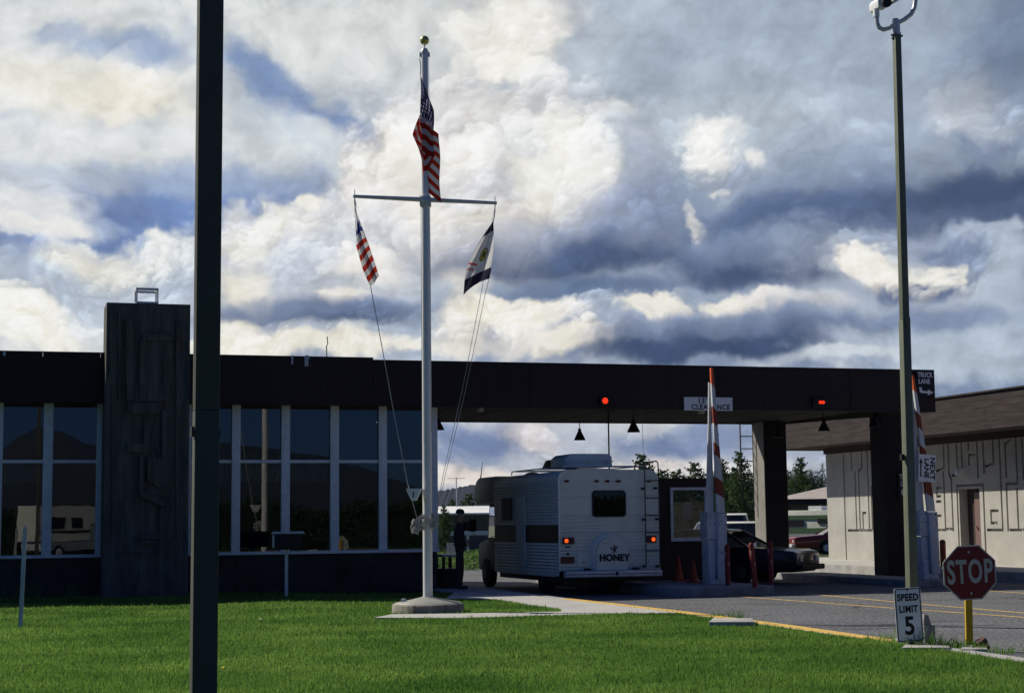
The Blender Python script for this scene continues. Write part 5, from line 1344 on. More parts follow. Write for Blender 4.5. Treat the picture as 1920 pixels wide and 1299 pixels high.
# local: faces +x
PV = (0, 0, .95)
torso = [(PV, (.16, .175)), ((.01, 0, 1.10), (.165, .17)), ((-.01, 0, 1.30), (.17, .20)), ((-.01, 0, 1.45), (.13, .18)), ((.0, 0, 1.54), (.06, .065)), ((.01, 0, 1.60), (.055, .06)), ((.03, 0, 1.68), (.088, .075)), ((.02, 0, 1.76), (.092, .08)), ((.015, 0, 1.81), (.05, .05))]
ch = [torso]
for s_ in (-1, 1):
    dxl = .05 if s_ > 0 else -.04
    ch.append([(PV, (.16, .175)), ((0, s_*.10, .88), (.105, .10)), ((dxl*.5+.02, s_*.11, .52), (.075, .07)), ((dxl-.01, s_*.115, .30), (.062, .055)), ((dxl-.03, s_*.12, .09), (.045, .042)), ((dxl-.03, s_*.12, .05), (.05, .045)), ((dxl+.07, s_*.125, .035), (.05, .035)), ((dxl+.15, s_*.13, .025), (.035, .022))])
    hand = (.20, s_*.14, 1.10) if s_ > 0 else (.17, s_*.15, 1.02)
    wr_ = (.16, s_*.16, 1.08) if s_ > 0 else (.13, s_*.17, 1.03)
    ch.append([((-.01, 0, 1.45), (.13, .18)), ((-.01, s_*.19, 1.44), (.07, .065)), ((-.05, s_*.245, 1.22), (.052, .052)), ((-.04, s_*.24, 1.12), (.048, .046)), (wr_, (.03, .028)), (hand, (.035, .02))])
    for j in range(4):
        L_ = (.075, .085, .08, .06)[j]; f0 = (hand[0]+.02, hand[1]+(.5-j/3)*.0, hand[2]+.028-.018*j)
        ch.append([(hand, (.035, .02)), (f0, (.0095, .009)), ((f0[0]+L_*.55, f0[1]-s_*.012, f0[2]-.006), (.009, .0085)), ((f0[0]+L_*.8, f0[1]-s_*.04, f0[2]-.014), (.0075, .007))])
    th0 = (hand[0]+.0, hand[1]-s_*.02, hand[2]+.04)
    ch.append([(hand, (.035, .02)), (th0, (.012, .011)), ((th0[0]+.035, th0[1]-s_*.012, th0[2]+.018), (.0095, .009))])
me = skin_mesh('body', ch, PV)
me.materials.append(M['uniform']); me.materials.append(M['skin'])
for f in me.polygons:
    c = f.center
    f.material_index = 1 if (c.z > 1.56 or (c.x > .13 and .9 < c.z < 1.2 and abs(c.y) < .2 and c.x > .15)) else 0
link('body', me, per)
b = MB(); b.lathe([(.001, .115), (.06, .11), (.098, .07), (.106, .02), (.105, 0)], 20); b.prism([(.09, -.06), (.16, -.045), (.18, 0), (.16, .045), (.09, .06)], .0, .012, ax='z')
cp = b.build('cap', M['uniform'], per, smooth=True); cp.location = (.02, 0, 1.765); cp.rotation_euler = (0, R(6), 0)
b = MB(); b.prism([(.09, 1.70), (.128, 1.685), (.12, 1.675), (.105, 1.67), (.09, 1.675)], -.014, .014); b.build('nose', M['skin'], per, smooth=True)
b = MB(); b.lathe([(.07, -.025), (.155, 0), (.15, .03), (.07, .03)], 18); o = b.build('belt', M['black'], per); o.location = (0, 0, 1.02); o.scale = (.92, 1.1, 1)
# bench / stand at the building corner
p = gnd(838, 1101, .142)
bn = thing('bench', 'dark bench with a pale blue grey top at the building corner, left of the person', 'bench', (p.x, p.y, .142), FAC.a)
b = MB(); b.box(-.22, .22, -.4, .4, .74, .80); b.build('seat', M['galv'], bn, bevel=.008)
for i in (-1, 1):
    for j in (-1, 1): b = MB(); b.box(i*.17-.03, i*.17+.03, j*.34-.03, j*.34+.03, .461, .74); b.build('leg', M['black'], bn)
b = MB(); b.box(-.2, .2, -.38, .38, 0, .46); b.build('shelf', M['black'], bn)

# ================================================================ HILLS
def ridge(name, prof, Y, z0, depth, m, X0, X1, n=260, seed=1, amp=6, rough=2.):
    rng = np.random.RandomState(seed); ph = rng.rand(8)*6.28
    b = MB(); 
    for i in range(n+1):
        x = X0+(X1-X0)*i/n; h = prof(x)
        h += sum(amp/(k+1)*math.sin(x/(260/(k*1.7+1))+ph[k]) for k in range(8))+rng.rand()*rough
        for (f, d) in ((0, -depth), (.5, -depth*.5), (1, 0), (.3, depth)): b.v.append((x, Y+d, z0+(h-z0)*f))
    for i in range(n):
        for j in range(3): b.f.append((i*4+j, (i+1)*4+j, (i+1)*4+j+1, i*4+j+1)); b.m.append(0)
    o = b.build(name, m, fix=False); o['kind'] = 'structure'; return o
HY = 1700
def hp(x):
    px = 960+FPX*x/HY; hz = 982-.0115*(px-960)
    yy = np.interp(px, [300, 700, 822, 885, 960, 1050, 1150, 1250, 1350, 1800, 2400], [930, 930, 922, 910, 905, 918, 945, 962, 968, 966, 955])
    return EYE+(hz-yy)*HY/FPX
ridge('hill', hp, HY, -5, 360, M['bluehill'], -1000, 1250, n=900, seed=3, amp=1.2, rough=2)
# mountains behind the viewer, mirrored in the windows
def mp(x):
    h = 3
    for (c, w, a) in ((-728, 132, 118), (-1000, 200, 50), (-1160, 320, 80)): h += a*math.exp(-abs((x-c)/w)**1.4)
    return h
o = ridge('hill', lambda x: mp(x), 0, -5, 600, M['mount'], -2300, 2300, n=300, seed=8, amp=6, rough=3)
o.location = (0, -2240, 0); o.rotation_euler = (0, 0, math.pi); o.name = 'mountain'

# ================================================================ TREES
M['spruce'] = leaf_mat('spruce_needles', (.012, .030, .012), (.030, .055, .022), .15)
M['poplar'] = leaf_mat('poplar_leaves', (.030, .062, .018), (.065, .11, .035), .3)
M['bark'] = mat('tree_bark', (.12, .10, .08), .9, var=.3, vs=5)
def tree_meshes(kind, H, seed, leaves):
    rng = random.Random(seed); tb = MB(); P = []
    lean = rng.uniform(-.03, .03)*H; r0 = H*.014+.02
    trunk = [(lean*(k/8)**2+rng.uniform(-.02, .02)*H*.3*(k > 0), rng.uniform(-.01, .01)*H, H*k/8) for k in range(9)]
    tb.tube(trunk, [r0*(1-.95*k/8) for k in range(9)], 7)
    lv = []; NB = 46 if kind == 'spruce' else 40
    for i in range(NB):
        f = (i+.5)/NB; f = .06+.92*f if kind == 'spruce' else .16+.82*f
        z = H*f; k = min(7, int(f*8)); a = Vector(trunk[k]).lerp(Vector(trunk[k+1]), f*8-k)
        ang = i*2.4+rng.uniform(-.5, .5)
        if kind == 'spruce': L = H*(.20*(1-f)**.85+.012)*rng.uniform(.6, 1.2); dz = -.25*L
        else: L = H*.24*math.sin(math.pi*min(1, max(0, (f-.08)/.95))**.55)*.8*rng.uniform(.45, 1.25)+.03*H; dz = L*rng.uniform(.35, .95)
        e = a+Vector((math.cos(ang)*L, math.sin(ang)*L, dz))
        tb.tube([a, a.lerp(e, .5)+Vector((0, 0, -.05*L if kind == 'spruce' else .05*L)), e], [r0*.35*(1-f)+.008, .012, .004], 4, cap=False)
        for q in range(max(6, int(leaves/NB*(L/(H*.12))))):
            t = rng.random()**.7; c = a.lerp(e, t); sp = (.30*L*(1-t*.6)+.04*H*.5) if kind != 'spruce' else .16*L+.02*H
            c = c+Vector((rng.gauss(0, sp*.5), rng.gauss(0, sp*.5), rng.gauss(0, sp*.35)-(.02*H if kind == 'spruce' else 0)))
            lv.append(c)
    cb = MB(); s = H*(.012 if kind == 'spruce' else .0125)
    for c in lv:
        n = Vector((rng.gauss(0, 1), rng.gauss(0, 1), rng.gauss(0, 1)+.3)).normalized(); u = n.orthogonal().normalized(); v = n.cross(u)
        a = rng.random()*6.28; u, v = u*math.cos(a)+v*math.sin(a), v*math.cos(a)-u*math.sin(a)
        k = s*rng.uniform(.6, 1.3); w = k*(.45 if kind == 'spruce' else .75)
        cb.add([c-u*k, c+v*w, c+u*k, c-v*w*.8], [(0, 1, 2, 3)])
    return tb, cb
TM = {}
for kind, N_ in (('spruce', 3200), ('poplar', 4200)):
    for sd in range(3):
        tb_, cb_ = tree_meshes(kind, 8.0, sd+(10 if kind == 'spruce' else 40), N_)
        t1 = tb_.build('trunk', M['bark'], smooth=True, fix=False); t2 = cb_.build('crown', M['spruce' if kind == 'spruce' else 'poplar'], fix=False)
        TM[(kind, sd)] = (t1.data, t2.data); bpy.data.objects.remove(t1); bpy.data.objects.remove(t2)
def tree(px, ytop, Y, kind, label, group, seed=None, base=-.03):
    p = atY(px, ytop, Y); H = p.z-base; sd = (seed if seed is not None else random.randrange(3)) % 3
    o = thing(kind+'_tree', label, 'tree', (p.x, Y, base), random.random()*6.28, group); k = H/8.0*1.02; kw = k*random.uniform(.85, 1.2)
    o.scale = (kw, kw, k)
    link('trunk', TM[(kind, sd)][0], o); link('crown', TM[(kind, sd)][1], o)
gB = 'mixed trees standing behind the parked vans'
named = [(1203, 857, 78, 'poplar', 'poplar tree whose top rises behind the motorhome ladder'),
         (1240, 884, 92, 'poplar', 'small poplar peeping over the left end of the booth roof'),
         (1272, 884, 96, 'poplar', 'light green poplar over the middle of the booth roof'),
         (1302, 871, 92, 'poplar', 'pointed poplar over the booth roof beside the gate'),
         (1322, 892, 104, 'spruce', 'spruce just left of the barrier gate boards'),
         (1352, 866, 98, 'poplar', 'poplar just right of the barrier gate boards'),
         (1386, 852, 90, 'poplar', 'tallest poplar, behind the steel ladder'),
         (1402, 868, 100, 'spruce', 'spruce half hidden by the sunlit left face of the rear column'),
         (1367, 884, 110, 'spruce', 'spruce between the two tall poplars'),
         (1430, 878, 110, 'spruce', 'spruce hidden behind the rear column'),
         (1466, 892, 130, 'spruce', 'spruce just right of the rear column'),
         (1478, 884, 134, 'spruce', 'second spruce right of the rear column'),
         (1501, 862, 126, 'poplar', 'tall pointed poplar above the low brown house'),
         (1519, 886, 140, 'spruce', 'dark spruce right of the tall pointed poplar'),
         (1531, 880, 138, 'spruce', 'dark spruce beside the tan wall corner'),
         (1541, 866, 132, 'spruce', 'taller dark spruce touching the tan wall corner')]
for i, (px, yt, Y, kd, lb) in enumerate(named): tree(px, yt, Y, kd, lb, None, i)
# back rows filling between them
k_ = 0
for i in range(52):
    px = (1238+i*8 if i < 10 else (1334+(i-10)*4.0 if i < 30 else 1455+(i-30)*4.3))+random.uniform(-2, 2); yt = 898+random.uniform(-14, 10)-(8 if px > 1450 else (6 if px > 1330 else 0)); Y = 125+random.uniform(0, 30)
    tree(px, yt, Y, 'spruce' if random.random() < .75 else 'poplar', 'dark tree in the thick row seen between the rear column and the tan wall' if px > 1450 else 'dark tree in the thick row seen between the gate and the rear column' if px > 1330 else 'tree in the back row seen over the booth roof', 'trees in the thick back row', i)
for (px, yt, Y, kd, lb) in ((848, 938, 100, 'poplar', 'bushy green tree above the white roof left of the person'), (880, 928, 105, 'poplar', 'bushy green tree above the white roof touching the motorhome'),
                            (862, 944, 112, 'spruce', 'small dark tree between two bushy trees above the white roof'), (832, 950, 70, 'poplar', 'leafy tree at the end of the window wall')):
    tree(px, yt, Y, kd, lb, None)
# rough bushes and weeds behind the person
M['weed'] = leaf_mat('weeds', (.045, .10, .02), (.11, .20, .05), .4)
def weeds(name, label, X0, X1, Y0, Y1, n, h, mtl, kind='stuff', z=0):
    rng = random.Random(5); b = MB()
    for i in range(n):
        x = rng.uniform(X0, X1); y = rng.uniform(Y0, Y1); c = Vector((x, y, z+rng.random()*h)); s = rng.uniform(.02, .07)*h/.5
        u = Vector((rng.gauss(0, 1), rng.gauss(0, 1), rng.gauss(0, 1))).normalized(); v = u.orthogonal().normalized()
        b.add([c-u*s, c+v*s*.6, c+u*s, c-v*s*.6], [(0, 1, 2, 3)])
    o = b.build(name, mtl, fix=False); tag(o, label, 'plants', kind=kind); return o
p = atY(825, 1000, 62); q = atY(900, 1000, 62)
weeds('weeds', 'rough green weeds behind the person before the grey sided house', p.x-.5, q.x+.5, 60, 75, 5200, .55, M['weed'])
# bush under the eaves left
bt = atY(832, 1000, 64)
# grass bank and verge beyond the road behind the lane
sheet('verge', [(-9, 62), (1.0, 62), (1.0, 110), (-9, 110)], .0, M['farground'])

# ================================================================ LAWN FURNITURE
PED = (gnd(800.5, 1150, .12).x, gnd(800.5, 1150, .12).y+.35)
PY = PED[1]
# slabs
def slab(name, px0, py0, px1, py1, label, z=.19, cat='slab', m='curb'):
    a = gnd(px0, py1, z); c = gnd(px1, py1, z); d = gnd(px1-6, py0, z); e = gnd(px0+8, py0, z)
    P = [(a.x, a.y), (c.x, c.y), (d.x, d.y), (e.x, e.y)]; SLABS.append(P)
    b = MB(); b.prism(P, .05, z, ax='z'); o = b.build(name, M[m], bevel=.01); tag(o, label, cat); return o
slab('concrete_slab', 1329, 1158, 1416, 1165, 'flat pale concrete cover slab on the lawn by the yellow kerb', .20)
slab('concrete_slab', 1690, 1206, 1782, 1213, 'concrete pad under the speed limit sign and light pole', .16)
slab('concrete_slab', 1800, 1208, 1852, 1216, 'small concrete pad under the stop sign post', .15)
# dark soil round the sign feet
a = [G(1655, 1200, .135), G(1870, 1203, .135), G(1850, 1222, .135), G(1780, 1228, .135), G(1690, 1224, .135)]
# flagpole -----------------------------------------------------------
fp = thing('flagpole', 'tall aluminium flagpole with crossarm on a round concrete pedestal', 'flagpole', (PED[0], PED[1], .1))
b = MB(); b.lathe([(.63, -.12), (.635, .15), (.62, .175), (.60, .18)], 40); pd_ = b.build('pedestal', M['pedestal'], fp, smooth=True, ang=50)
b = MB(); b.lathe([(.595, .181), (.57, .20), (.30, .25), (.12, .29), (.10, .30)], 40); b.build('base_cover', M['basecover'], pd_, smooth=True, ang=50)
zt = atY(795, 100, PY).z-.1
b = MB(); b.lathe([(.086, .2), (.085, 3), (.078, 6), (.062, zt)], 28); b.build('pole', M['alu'], fp, smooth=True)
z0, z1 = zt, atY(795, 76, PY).z-.1
b = MB(); b.lathe([(.068, 0), (.072, .03), (.072, .06), (.05, .11), (.012, .125)], 20); o = b.build('truck_cap', M['galv'], fp, smooth=True); o.location = (0, 0, zt-.03)
b = MB(); b.tube([(0, 0, zt+.08), (0, 0, z1)], .012, 8); b.build('finial_stem', M['galv'], fp)
b = MB(); b.lathe([(.0001, -.085)]+[(.085*math.sin(R(t)), -.085*math.cos(R(t))) for t in range(15, 180, 15)]+[(.0001, .085)], 24); o = b.build('ball', M['gold'], fp, smooth=True); o.location = (0, 0, z1)
for s_ in (-1, 1):
    b = MB(); b.box(s_*.075-.02, s_*.075+.02, -.02, .02, -.06, .02); o = b.build('pulley', M['galv'], fp, bevel=.006); o.location = (0, 0, zt-.01)
ZA = atY(796, 376, PY).z-.1
xm = Vector((math.cos(FAC.a), math.sin(FAC.a), 0))
def armp(px, py):        # point on the crossarm line
    d = ray(px, py); n = Vector((-xm.y, xm.x, 0)); k = n.dot(Vector((PED[0], PED[1]-.11, EYE))-Vector((0, 0, EYE)))/n.dot(d); q = Vector((0, 0, EYE))+d*k
    return Vector((q.x-PED[0], q.y-PED[1], q.z-.1))
AL, AR = armp(662, 368), armp(931, 381); zm = (AL.z+AR.z)/2; AL.z = AR.z = zm
b = MB(); b.tube([AL, AL.lerp(AR, .5), AR], [.030, .045, .030], 14); b.build('crossarm', M['galv'], fp, smooth=True)
b = MB(); b.box(-.10, .10, -.13, .09, zm-.10, zm+.07); o = b.build('crossarm_clamp', M['galv'], fp, bevel=.01)
for q in (AL, AR):
    b = MB(); s_ = 1 if q is AL else -1; b.tube([q+xm*s_*.03+Vector((0, 0, -.16)), q+xm*s_*.03+Vector((0, 0, .12))], .008, 6); b.build('eye_bolt', M['galv'], fp)
# cleats with coiled rope
def at_pole(px, py, dy=0): q = atY(px, py, PY+dy); return Vector((q.x-PED[0], dy, q.z-.1))
for (px, py, s_) in ((790, 978, 1), (812, 976, -1), (779, 985, 1)):
    c = at_pole(px, py, -.12); cl = MB(); rng = random.Random(px)
    for k in range(9):
        pts = [c+Vector((rng.uniform(-.05, .05), rng.uniform(-.05, .05), .16*math.cos(a*1.05)*rng.uniform(.6, 1)-.02))+Vector((.05*math.sin(a), 0, 0)) for a in np.linspace(0, 6.28, 8)]
        cl.tube(pts, .007, 5, cap=False)
    cl.build('rope_coil', M['rope'], fp, smooth=True)
    b = MB(); b.bar(c+Vector((0, .04, -.09)), c+Vector((0, .04, .09)), .02); b.build('cleat', M['galv'], fp)
b = MB(); b.tube([(-.07, -.03, .28), (-.09, -.05, .25), (-.16, -.1, .235), (-.40, -.12, .215)], .016, 8); b.build('conduit', M['galv'], fp, smooth=True)
b = MB(); b.box(-.46, -.38, -.17, -.07, .17, .27); b.build('junction_box', M['galv'], fp, bevel=.01)
b = MB(); b.tube([(-.082, -.02, .3), (-.084, -.02, zm-.1)], .004, 5); b.tube([(.086, -.03, 3.2), (.075, -.03, zt-.05)], .004, 5); b.tube([(-.05, -.08, 3.0), (-.045, -.075, zt-.1)], .004, 5); b.build('halyard', M['rope'], fp)
# floodlight on the pole
fl = thing('floodlight', 'small white floodlight clamped to the flagpole', 'floodlight', (PED[0], PED[1], .1))
a = at_pole(763, 918, -.1); c = at_pole(786, 936, -.1)
b = MB(); b.prism([(a.x, a.z), (a.x+.26, a.z+.0), (a.x+.21, a.z-.10), (a.x+.17, a.z-.19), (a.x+.09, a.z-.19), (a.x+.04, a.z-.10)], -.22, -.02); b.build('housing', M['white'], fl, bevel=.01)
b = MB(); b.box(a.x+.11, a.x+.13, -.228, -.2205, a.z-.14, a.z-.04); b.build('slot', M['black'], fl)
b = MB(); b.box(a.x+.2, -.06, -.10, -.06, a.z-.03, a.z+.0); b.build('bracket', M['white'], fl)
b = MB(); b.box(a.x-.01, a.x+.27, -.23, -.01, a.z+.001, a.z+.02); b.build('lid', M['white'], fl)

# flags ----------------------------------------------------------------
def uv_flag_mat(name, fn):
    m = bpy.data.materials.new(name); m.use_nodes = True; nt = m.node_tree; N = nt.nodes; L = nt.links; N.clear()
    o = N.new('ShaderNodeOutputMaterial'); at = N.new('ShaderNodeUVMap'); sp = N.new('ShaderNodeSeparateXYZ'); L.new(at.outputs[0], sp.inputs[0])
    def mt(op, a, b=None, c=None):
        x = N.new('ShaderNodeMath'); x.operation = op
        for i, v in enumerate((a, b, c)):
            if v is None: continue
            if isinstance(v, (int, float)): x.inputs[i].default_value = v
            else: L.new(v, x.inputs[i])
        return x.outputs[0]
    def mix(f, a, b):
        x = N.new('ShaderNodeMix'); x.data_type = 'RGBA'; L.new(f, x.inputs[0])
        for i, v in ((6, a), (7, b)):
            if isinstance(v, tuple): x.inputs[i].default_value = (*v, 1)
            else: L.new(v, x.inputs[i])
        return x.outputs[2]
    c = fn(mt, mix, sp.outputs[0], sp.outputs[1])
    d = N.new('ShaderNodeBsdfDiffuse'); t = N.new('ShaderNodeBsdfTranslucent'); ms = N.new('ShaderNodeMixShader'); ms.inputs[0].default_value = .5
    L.new(c, d.inputs[0]); L.new(c, t.inputs[0]); L.new(d.outputs[0], ms.inputs[1]); L.new(t.outputs[0], ms.inputs[2]); L.new(ms.outputs[0], o.inputs[0]); return m
def grid_flag(name, fn_pos, nu, nv, m, parent):
    """fn_pos(u,v) -> photo px, py, depth offset; one cloth sheet"""
    me = bpy.data.meshes.new(name); vs = []; fs = []; uv = []
    for j in range(nv+1):
        for i in range(nu+1):
            u = i/nu; v = j/nv; px, py, dy = fn_pos(u, v); q = atY(px, py, PY+dy); vs.append((q.x-PED[0], q.y-PED[1], q.z-.1))
    for j in range(nv):
        for i in range(nu):
            a = j*(nu+1)+i; fs.append((a, a+1, a+nu+2, a+nu+1)); uv += [(i/nu, j/nv), ((i+1)/nu, j/nv), ((i+1)/nu, (j+1)/nv), (i/nu, (j+1)/nv)]
    me.from_pydata(vs, [], fs); l = me.uv_layers.new(name='UVMap')
    for k, c in enumerate(uv): l.data[k].uv = c
    me.polygons.foreach_set('use_smooth', [True]*len(fs)); me.materials.append(m); return link(name, me, parent)
RED, WHI, NAV = (.46, .035, .018), (.60, .60, .60), (.018, .025, .11)
def us(mt, mix, u, v):
    st = mt('LESS_THAN', mt('MODULO', mt('FLOOR', mt('MULTIPLY', v, 13)), 2), .5)
    base = mix(st, WHI, RED)
    cu = mt('MULTIPLY', u, 11/.40); cv = mt('MULTIPLY', v, 9/(7/13))
    fu = mt('SUBTRACT', mt('FRACT', cu), .5); fv = mt('SUBTRACT', mt('FRACT', cv), .5)
    par = mt('LESS_THAN', mt('MODULO', mt('ADD', mt('FLOOR', cu), mt('FLOOR', cv)), 2), .5)
    r = mt('SQRT', mt('ADD', mt('MULTIPLY', fu, fu), mt('MULTIPLY', fv, fv)))
    th = mt('ARCTAN2', fu, fv); sr = mt('ADD', .33, mt('MULTIPLY', mt('COSINE', mt('MULTIPLY', th, 5)), .12))
    star = mt('MULTIPLY', mt('LESS_THAN', r, sr), par)
    can_ = mix(star, NAV, WHI); isc = mt('MULTIPLY', mt('LESS_THAN', u, .40), mt('LESS_THAN', v, 7/13))
    return mix(isc, base, can_)
# limp folded flag: fly runs mostly downward, in pleats
def us_pos(u, v):
    tt = [0, .20, .40, .50, .60, .68, .80, 1.0]
    fl_ = max(0, 1-abs(v-.55)/.35)
    xs_ = [0, 13, 23, 16, 4, 2-18*fl_, 8, 36]; ds = [0, -.05, -.03, .03, .08, .04, .12, .05]
    x = float(np.interp(u, tt, xs_)); dy = float(np.interp(u, tt, ds))
    spread = .12+.88*min(1, (v*1.9+u*1.1))
    if u < .4: x = 25*(u/.4)**.8-4*math.sin(u/.4*math.pi)*0
    ydn = float(np.interp(u, [0, .4, .6, .68, .8, 1], [0, 34, 72, 66, 112, 142]))
    py = 139+v*(146-70*u)+ydn*(.80+.35*v)+1.5*math.sin(u*17+v*4)
    px = 787.5+x*spread+v*2.5+1.2*math.sin(v*9+u*11)
    if .55 < u < .75: py -= 8*math.sin((u-.55)/.2*math.pi)
    return px, py, -.16+dy+.02*math.sin(v*14+u*9)
fu_ = thing('flag', 'national flag of stars and stripes hanging limp at the masthead', 'flag', (PED[0], PED[1], .1), group=None)
grid_flag('cloth', us_pos, 90, 78, uv_flag_mat('us_flag', us), fu_)
def snap(parent, p, q, name='snap_hook'):
    b = MB(); b.tube([p, (Vector(p)+Vector(q))/2+Vector((.012, 0, 0)), q], .010, 6); b.build(name, M['galv'], parent)
snap(fu_, at_pole(787, 110, -.12), at_pole(788, 141, -.16))
# left flag: upright stripes and a white canton with blue emblem, slung from the left yardarm
def cus(mt, mix, u, v):     # u down the fly, v across
    st = mt('GREATER_THAN', mt('MODULO', mt('FLOOR', mt('MULTIPLY', mt('SUBTRACT', u, .36), 14)), 2), .5)
    base = mix(st, RED[:], WHI) if False else mix(st, WHI, (.42, .035, .02))
    du = mt('MULTIPLY', mt('SUBTRACT', u, .25), 2.6); dv_ = mt('SUBTRACT', v, .5)
    th = mt('ARCTAN2', du, dv_); r = mt('SQRT', mt('ADD', mt('MULTIPLY', du, du), mt('MULTIPLY', mt('MULTIPLY', dv_, dv_), .35)))
    eg = mt('LESS_THAN', r, mt('ADD', .25, mt('MULTIPLY', mt('SINE', mt('MULTIPLY', th, 7)), .09)))
    cn_ = mix(eg, WHI, (.03, .045, .20)); return mix(mt('LESS_THAN', u, .38), base, cn_)
def lf_pos(u, v):
    A = (667, 396); B_ = (667, 470); C_ = (692, 537); D_ = (711, 519)
    # left edge runs A->B->C, right edge A->D
    le = (np.interp(u, [0, .45, .75, 1], [667, 668, 681, 695]), np.interp(u, [0, .45, .75, 1], [396, 462, 506, 538]))
    re = (np.interp(u, [0, .3, .65, 1], [667.5, 680, 694, 711]), np.interp(u, [0, .3, .65, 1], [396, 430, 468, 518]))
    px = re[0]*(1-v)+le[0]*v; py = re[1]*(1-v)+le[1]*v
    return float(px)+.8*math.sin(v*8+u*3), float(py), -.1+.06*math.sin(v*9+u*2)*u
fl2 = thing('flag', 'red and white striped flag hanging from the left end of the crossarm', 'flag', (PED[0], PED[1], .1))
grid_flag('cloth', lf_pos, 60, 24, uv_flag_mat('striped_flag', cus), fl2)
snap(fl2, at_pole(665, 372, -.1), at_pole(667, 398, -.1))
b = MB(); 
b.tube([at_pole(695, 538, -.1), at_pole(717, 655, -.1), at_pole(742, 795, -.1), at_pole(764, 905, -.1), at_pole(784, 980, -.12)], .008, 5, cap=False); b.tube([at_pole(664, 374, -.1), at_pole(668, 440, -.11), at_pole(695, 540, -.11)], .005, 5, cap=False); b.build('halyard', M['rope'], fl2)
# right flag: white with dark bands, round emblem, red bars
def wf(mt, mix, u, v):      # u across, v down
    dark = mt('MAXIMUM', mt('GREATER_THAN', mt('ADD', v, mt('MULTIPLY', u, .02)), .80), mt('LESS_THAN', v, .155))
    c = mix(dark, WHI, (.028, .028, .05))
    du = mt('MULTIPLY', mt('SUBTRACT', u, .60), .62); dv_ = mt('SUBTRACT', v, .50); r = mt('SQRT', mt('ADD', mt('MULTIPLY', du, du), mt('MULTIPLY', dv_, dv_)))
    c = mix(mt('LESS_THAN', r, .105), c, (.03, .04, .03)); c = mix(mt('LESS_THAN', r, .088), c, (.38, .36, .06))
    th = mt('ARCTAN2', du, dv_); c = mix(mt('LESS_THAN', r, mt('ADD', .042, mt('MULTIPLY', mt('SINE', mt('MULTIPLY', th, 4)), .02))), c, (.03, .03, .03))
    rb1 = mt('MULTIPLY', mt('LESS_THAN', mt('ABSOLUTE', mt('SUBTRACT', mt('ADD', v, mt('MULTIPLY', u, -.25)), .53)), .014), mt('LESS_THAN', u, .42))
    rb2 = mt('MULTIPLY', mt('LESS_THAN', mt('ABSOLUTE', mt('SUBTRACT', mt('ADD', v, mt('MULTIPLY', u, -.25)), .62)), .022), mt('LESS_THAN', mt('ABSOLUTE', mt('SUBTRACT', u, .17)), .13))
    brk = mt('GREATER_THAN', mt('FRACT', mt('MULTIPLY', u, 14)), .35)
    return mix(mt('MAXIMUM', rb1, mt('MULTIPLY', rb2, brk)), c, (.45, .04, .03))
def rf_pos(u, v):
    le = (np.interp(v, [0, .15, .35, .6, .8, 1], [923, 903, 889, 875, 871, 869]), np.interp(v, [0, .15, .35, .6, .8, 1], [417, 446, 472, 502, 524, 540]))
    re = (np.interp(v, [0, .2, .5, .8, 1], [925, 926, 925, 921, 918]), np.interp(v, [0, .2, .5, .8, 1], [417, 436, 468, 503, 522]))
    px = le[0]*(1-u)+re[0]*u; py = le[1]*(1-u)+re[1]*u
    if v > .78: py += (v-.78)*60*(1-u)**3*(1 if u < .6 else 0)
    return float(px), float(py), -.1-.08*math.sin(u*3.1)*min(1, v*2)+.03*math.sin(u*11+v*5)
fl3 = thing('flag', 'white flag with dark bands and round emblem on the right end of the crossarm', 'flag', (PED[0], PED[1], .1))
grid_flag('cloth', rf_pos, 40, 50, uv_flag_mat('white_flag', wf), fl3)
snap(fl3, at_pole(928, 386, -.1), at_pole(924.5, 418, -.1))
b = MB(); b.tube([at_pole(929, 384, -.15), at_pole(912, 470, -.2), at_pole(905, 535, -.2), at_pole(868, 725, -.15), at_pole(833, 880, -.12), at_pole(814, 976, -.12)], .005, 5, cap=False)
b.tube([at_pole(921, 505, -.1), at_pole(908, 560, -.1), at_pole(872, 735, -.1), at_pole(836, 885, -.1), at_pole(816, 978, -.12)], .005, 5, cap=False); b.build('halyard', M['rope'], fl3)

# ---- wooden stake
p = gnd(38, 1175, .12); st = thing('wooden_stake', 'leaning pale grey wooden stake stuck in the lawn at the far left', 'stake', (p.x, p.y, .1)); q = atY(47, 992, p.y)
b = MB(); tp = Vector((q.x-p.x, 0, q.z-.1)); b.bar((0, 0, -.05), tp, .062, .03, up=(0, 1, 0)); b.build('post', M['wood'], st)
b = MB(); b.prism([(tp.x-.031, tp.z), (tp.x+.031, tp.z), (tp.x+.005, tp.z+.06)], -.0149, .0149); b.build('tip', M['wood'], st)
# ---- metal box on post
p = gnd(537, 1119, .15); bq = thing('post_box', 'dark metal box with a flat pale lid on a thin post before the windows', 'drop box', (p.x, p.y, .12), R(8)); H = lambda x, y: atY(x, y, p.y)-Vector((p.x, p.y, .12))
a = H(511, 1030); c = H(569, 1000); t = H(540, 995)
b = MB(); b.prism([(a.x+.05, a.z), (c.x-.06, a.z), (c.x-.02, a.z+.08), (c.x-.02, c.z), (a.x+.01, c.z), (a.x+.01, a.z+.08)], -.22, .22); b.build('box', M['black'], bq, bevel=.01)
b = MB(); b.box(a.x-.02, c.x+.02, -.26, .26, c.z+.001, c.z+.03); b.box(a.x-.0, c.x, -.24, .24, c.z+.031, c.z+.05); b.build('lid', M['wood'], bq, bevel=.006)
b = MB(); b.box(a.x+.0, a.x+.04, -.235, -.2205, a.z+.05, c.z-.02); b.build('corner_strip', M['wood'], bq)
b = MB(); b.box(-.035, .035, -.03, .03, -.1, a.z); b.build('post', M['galv'], bq)
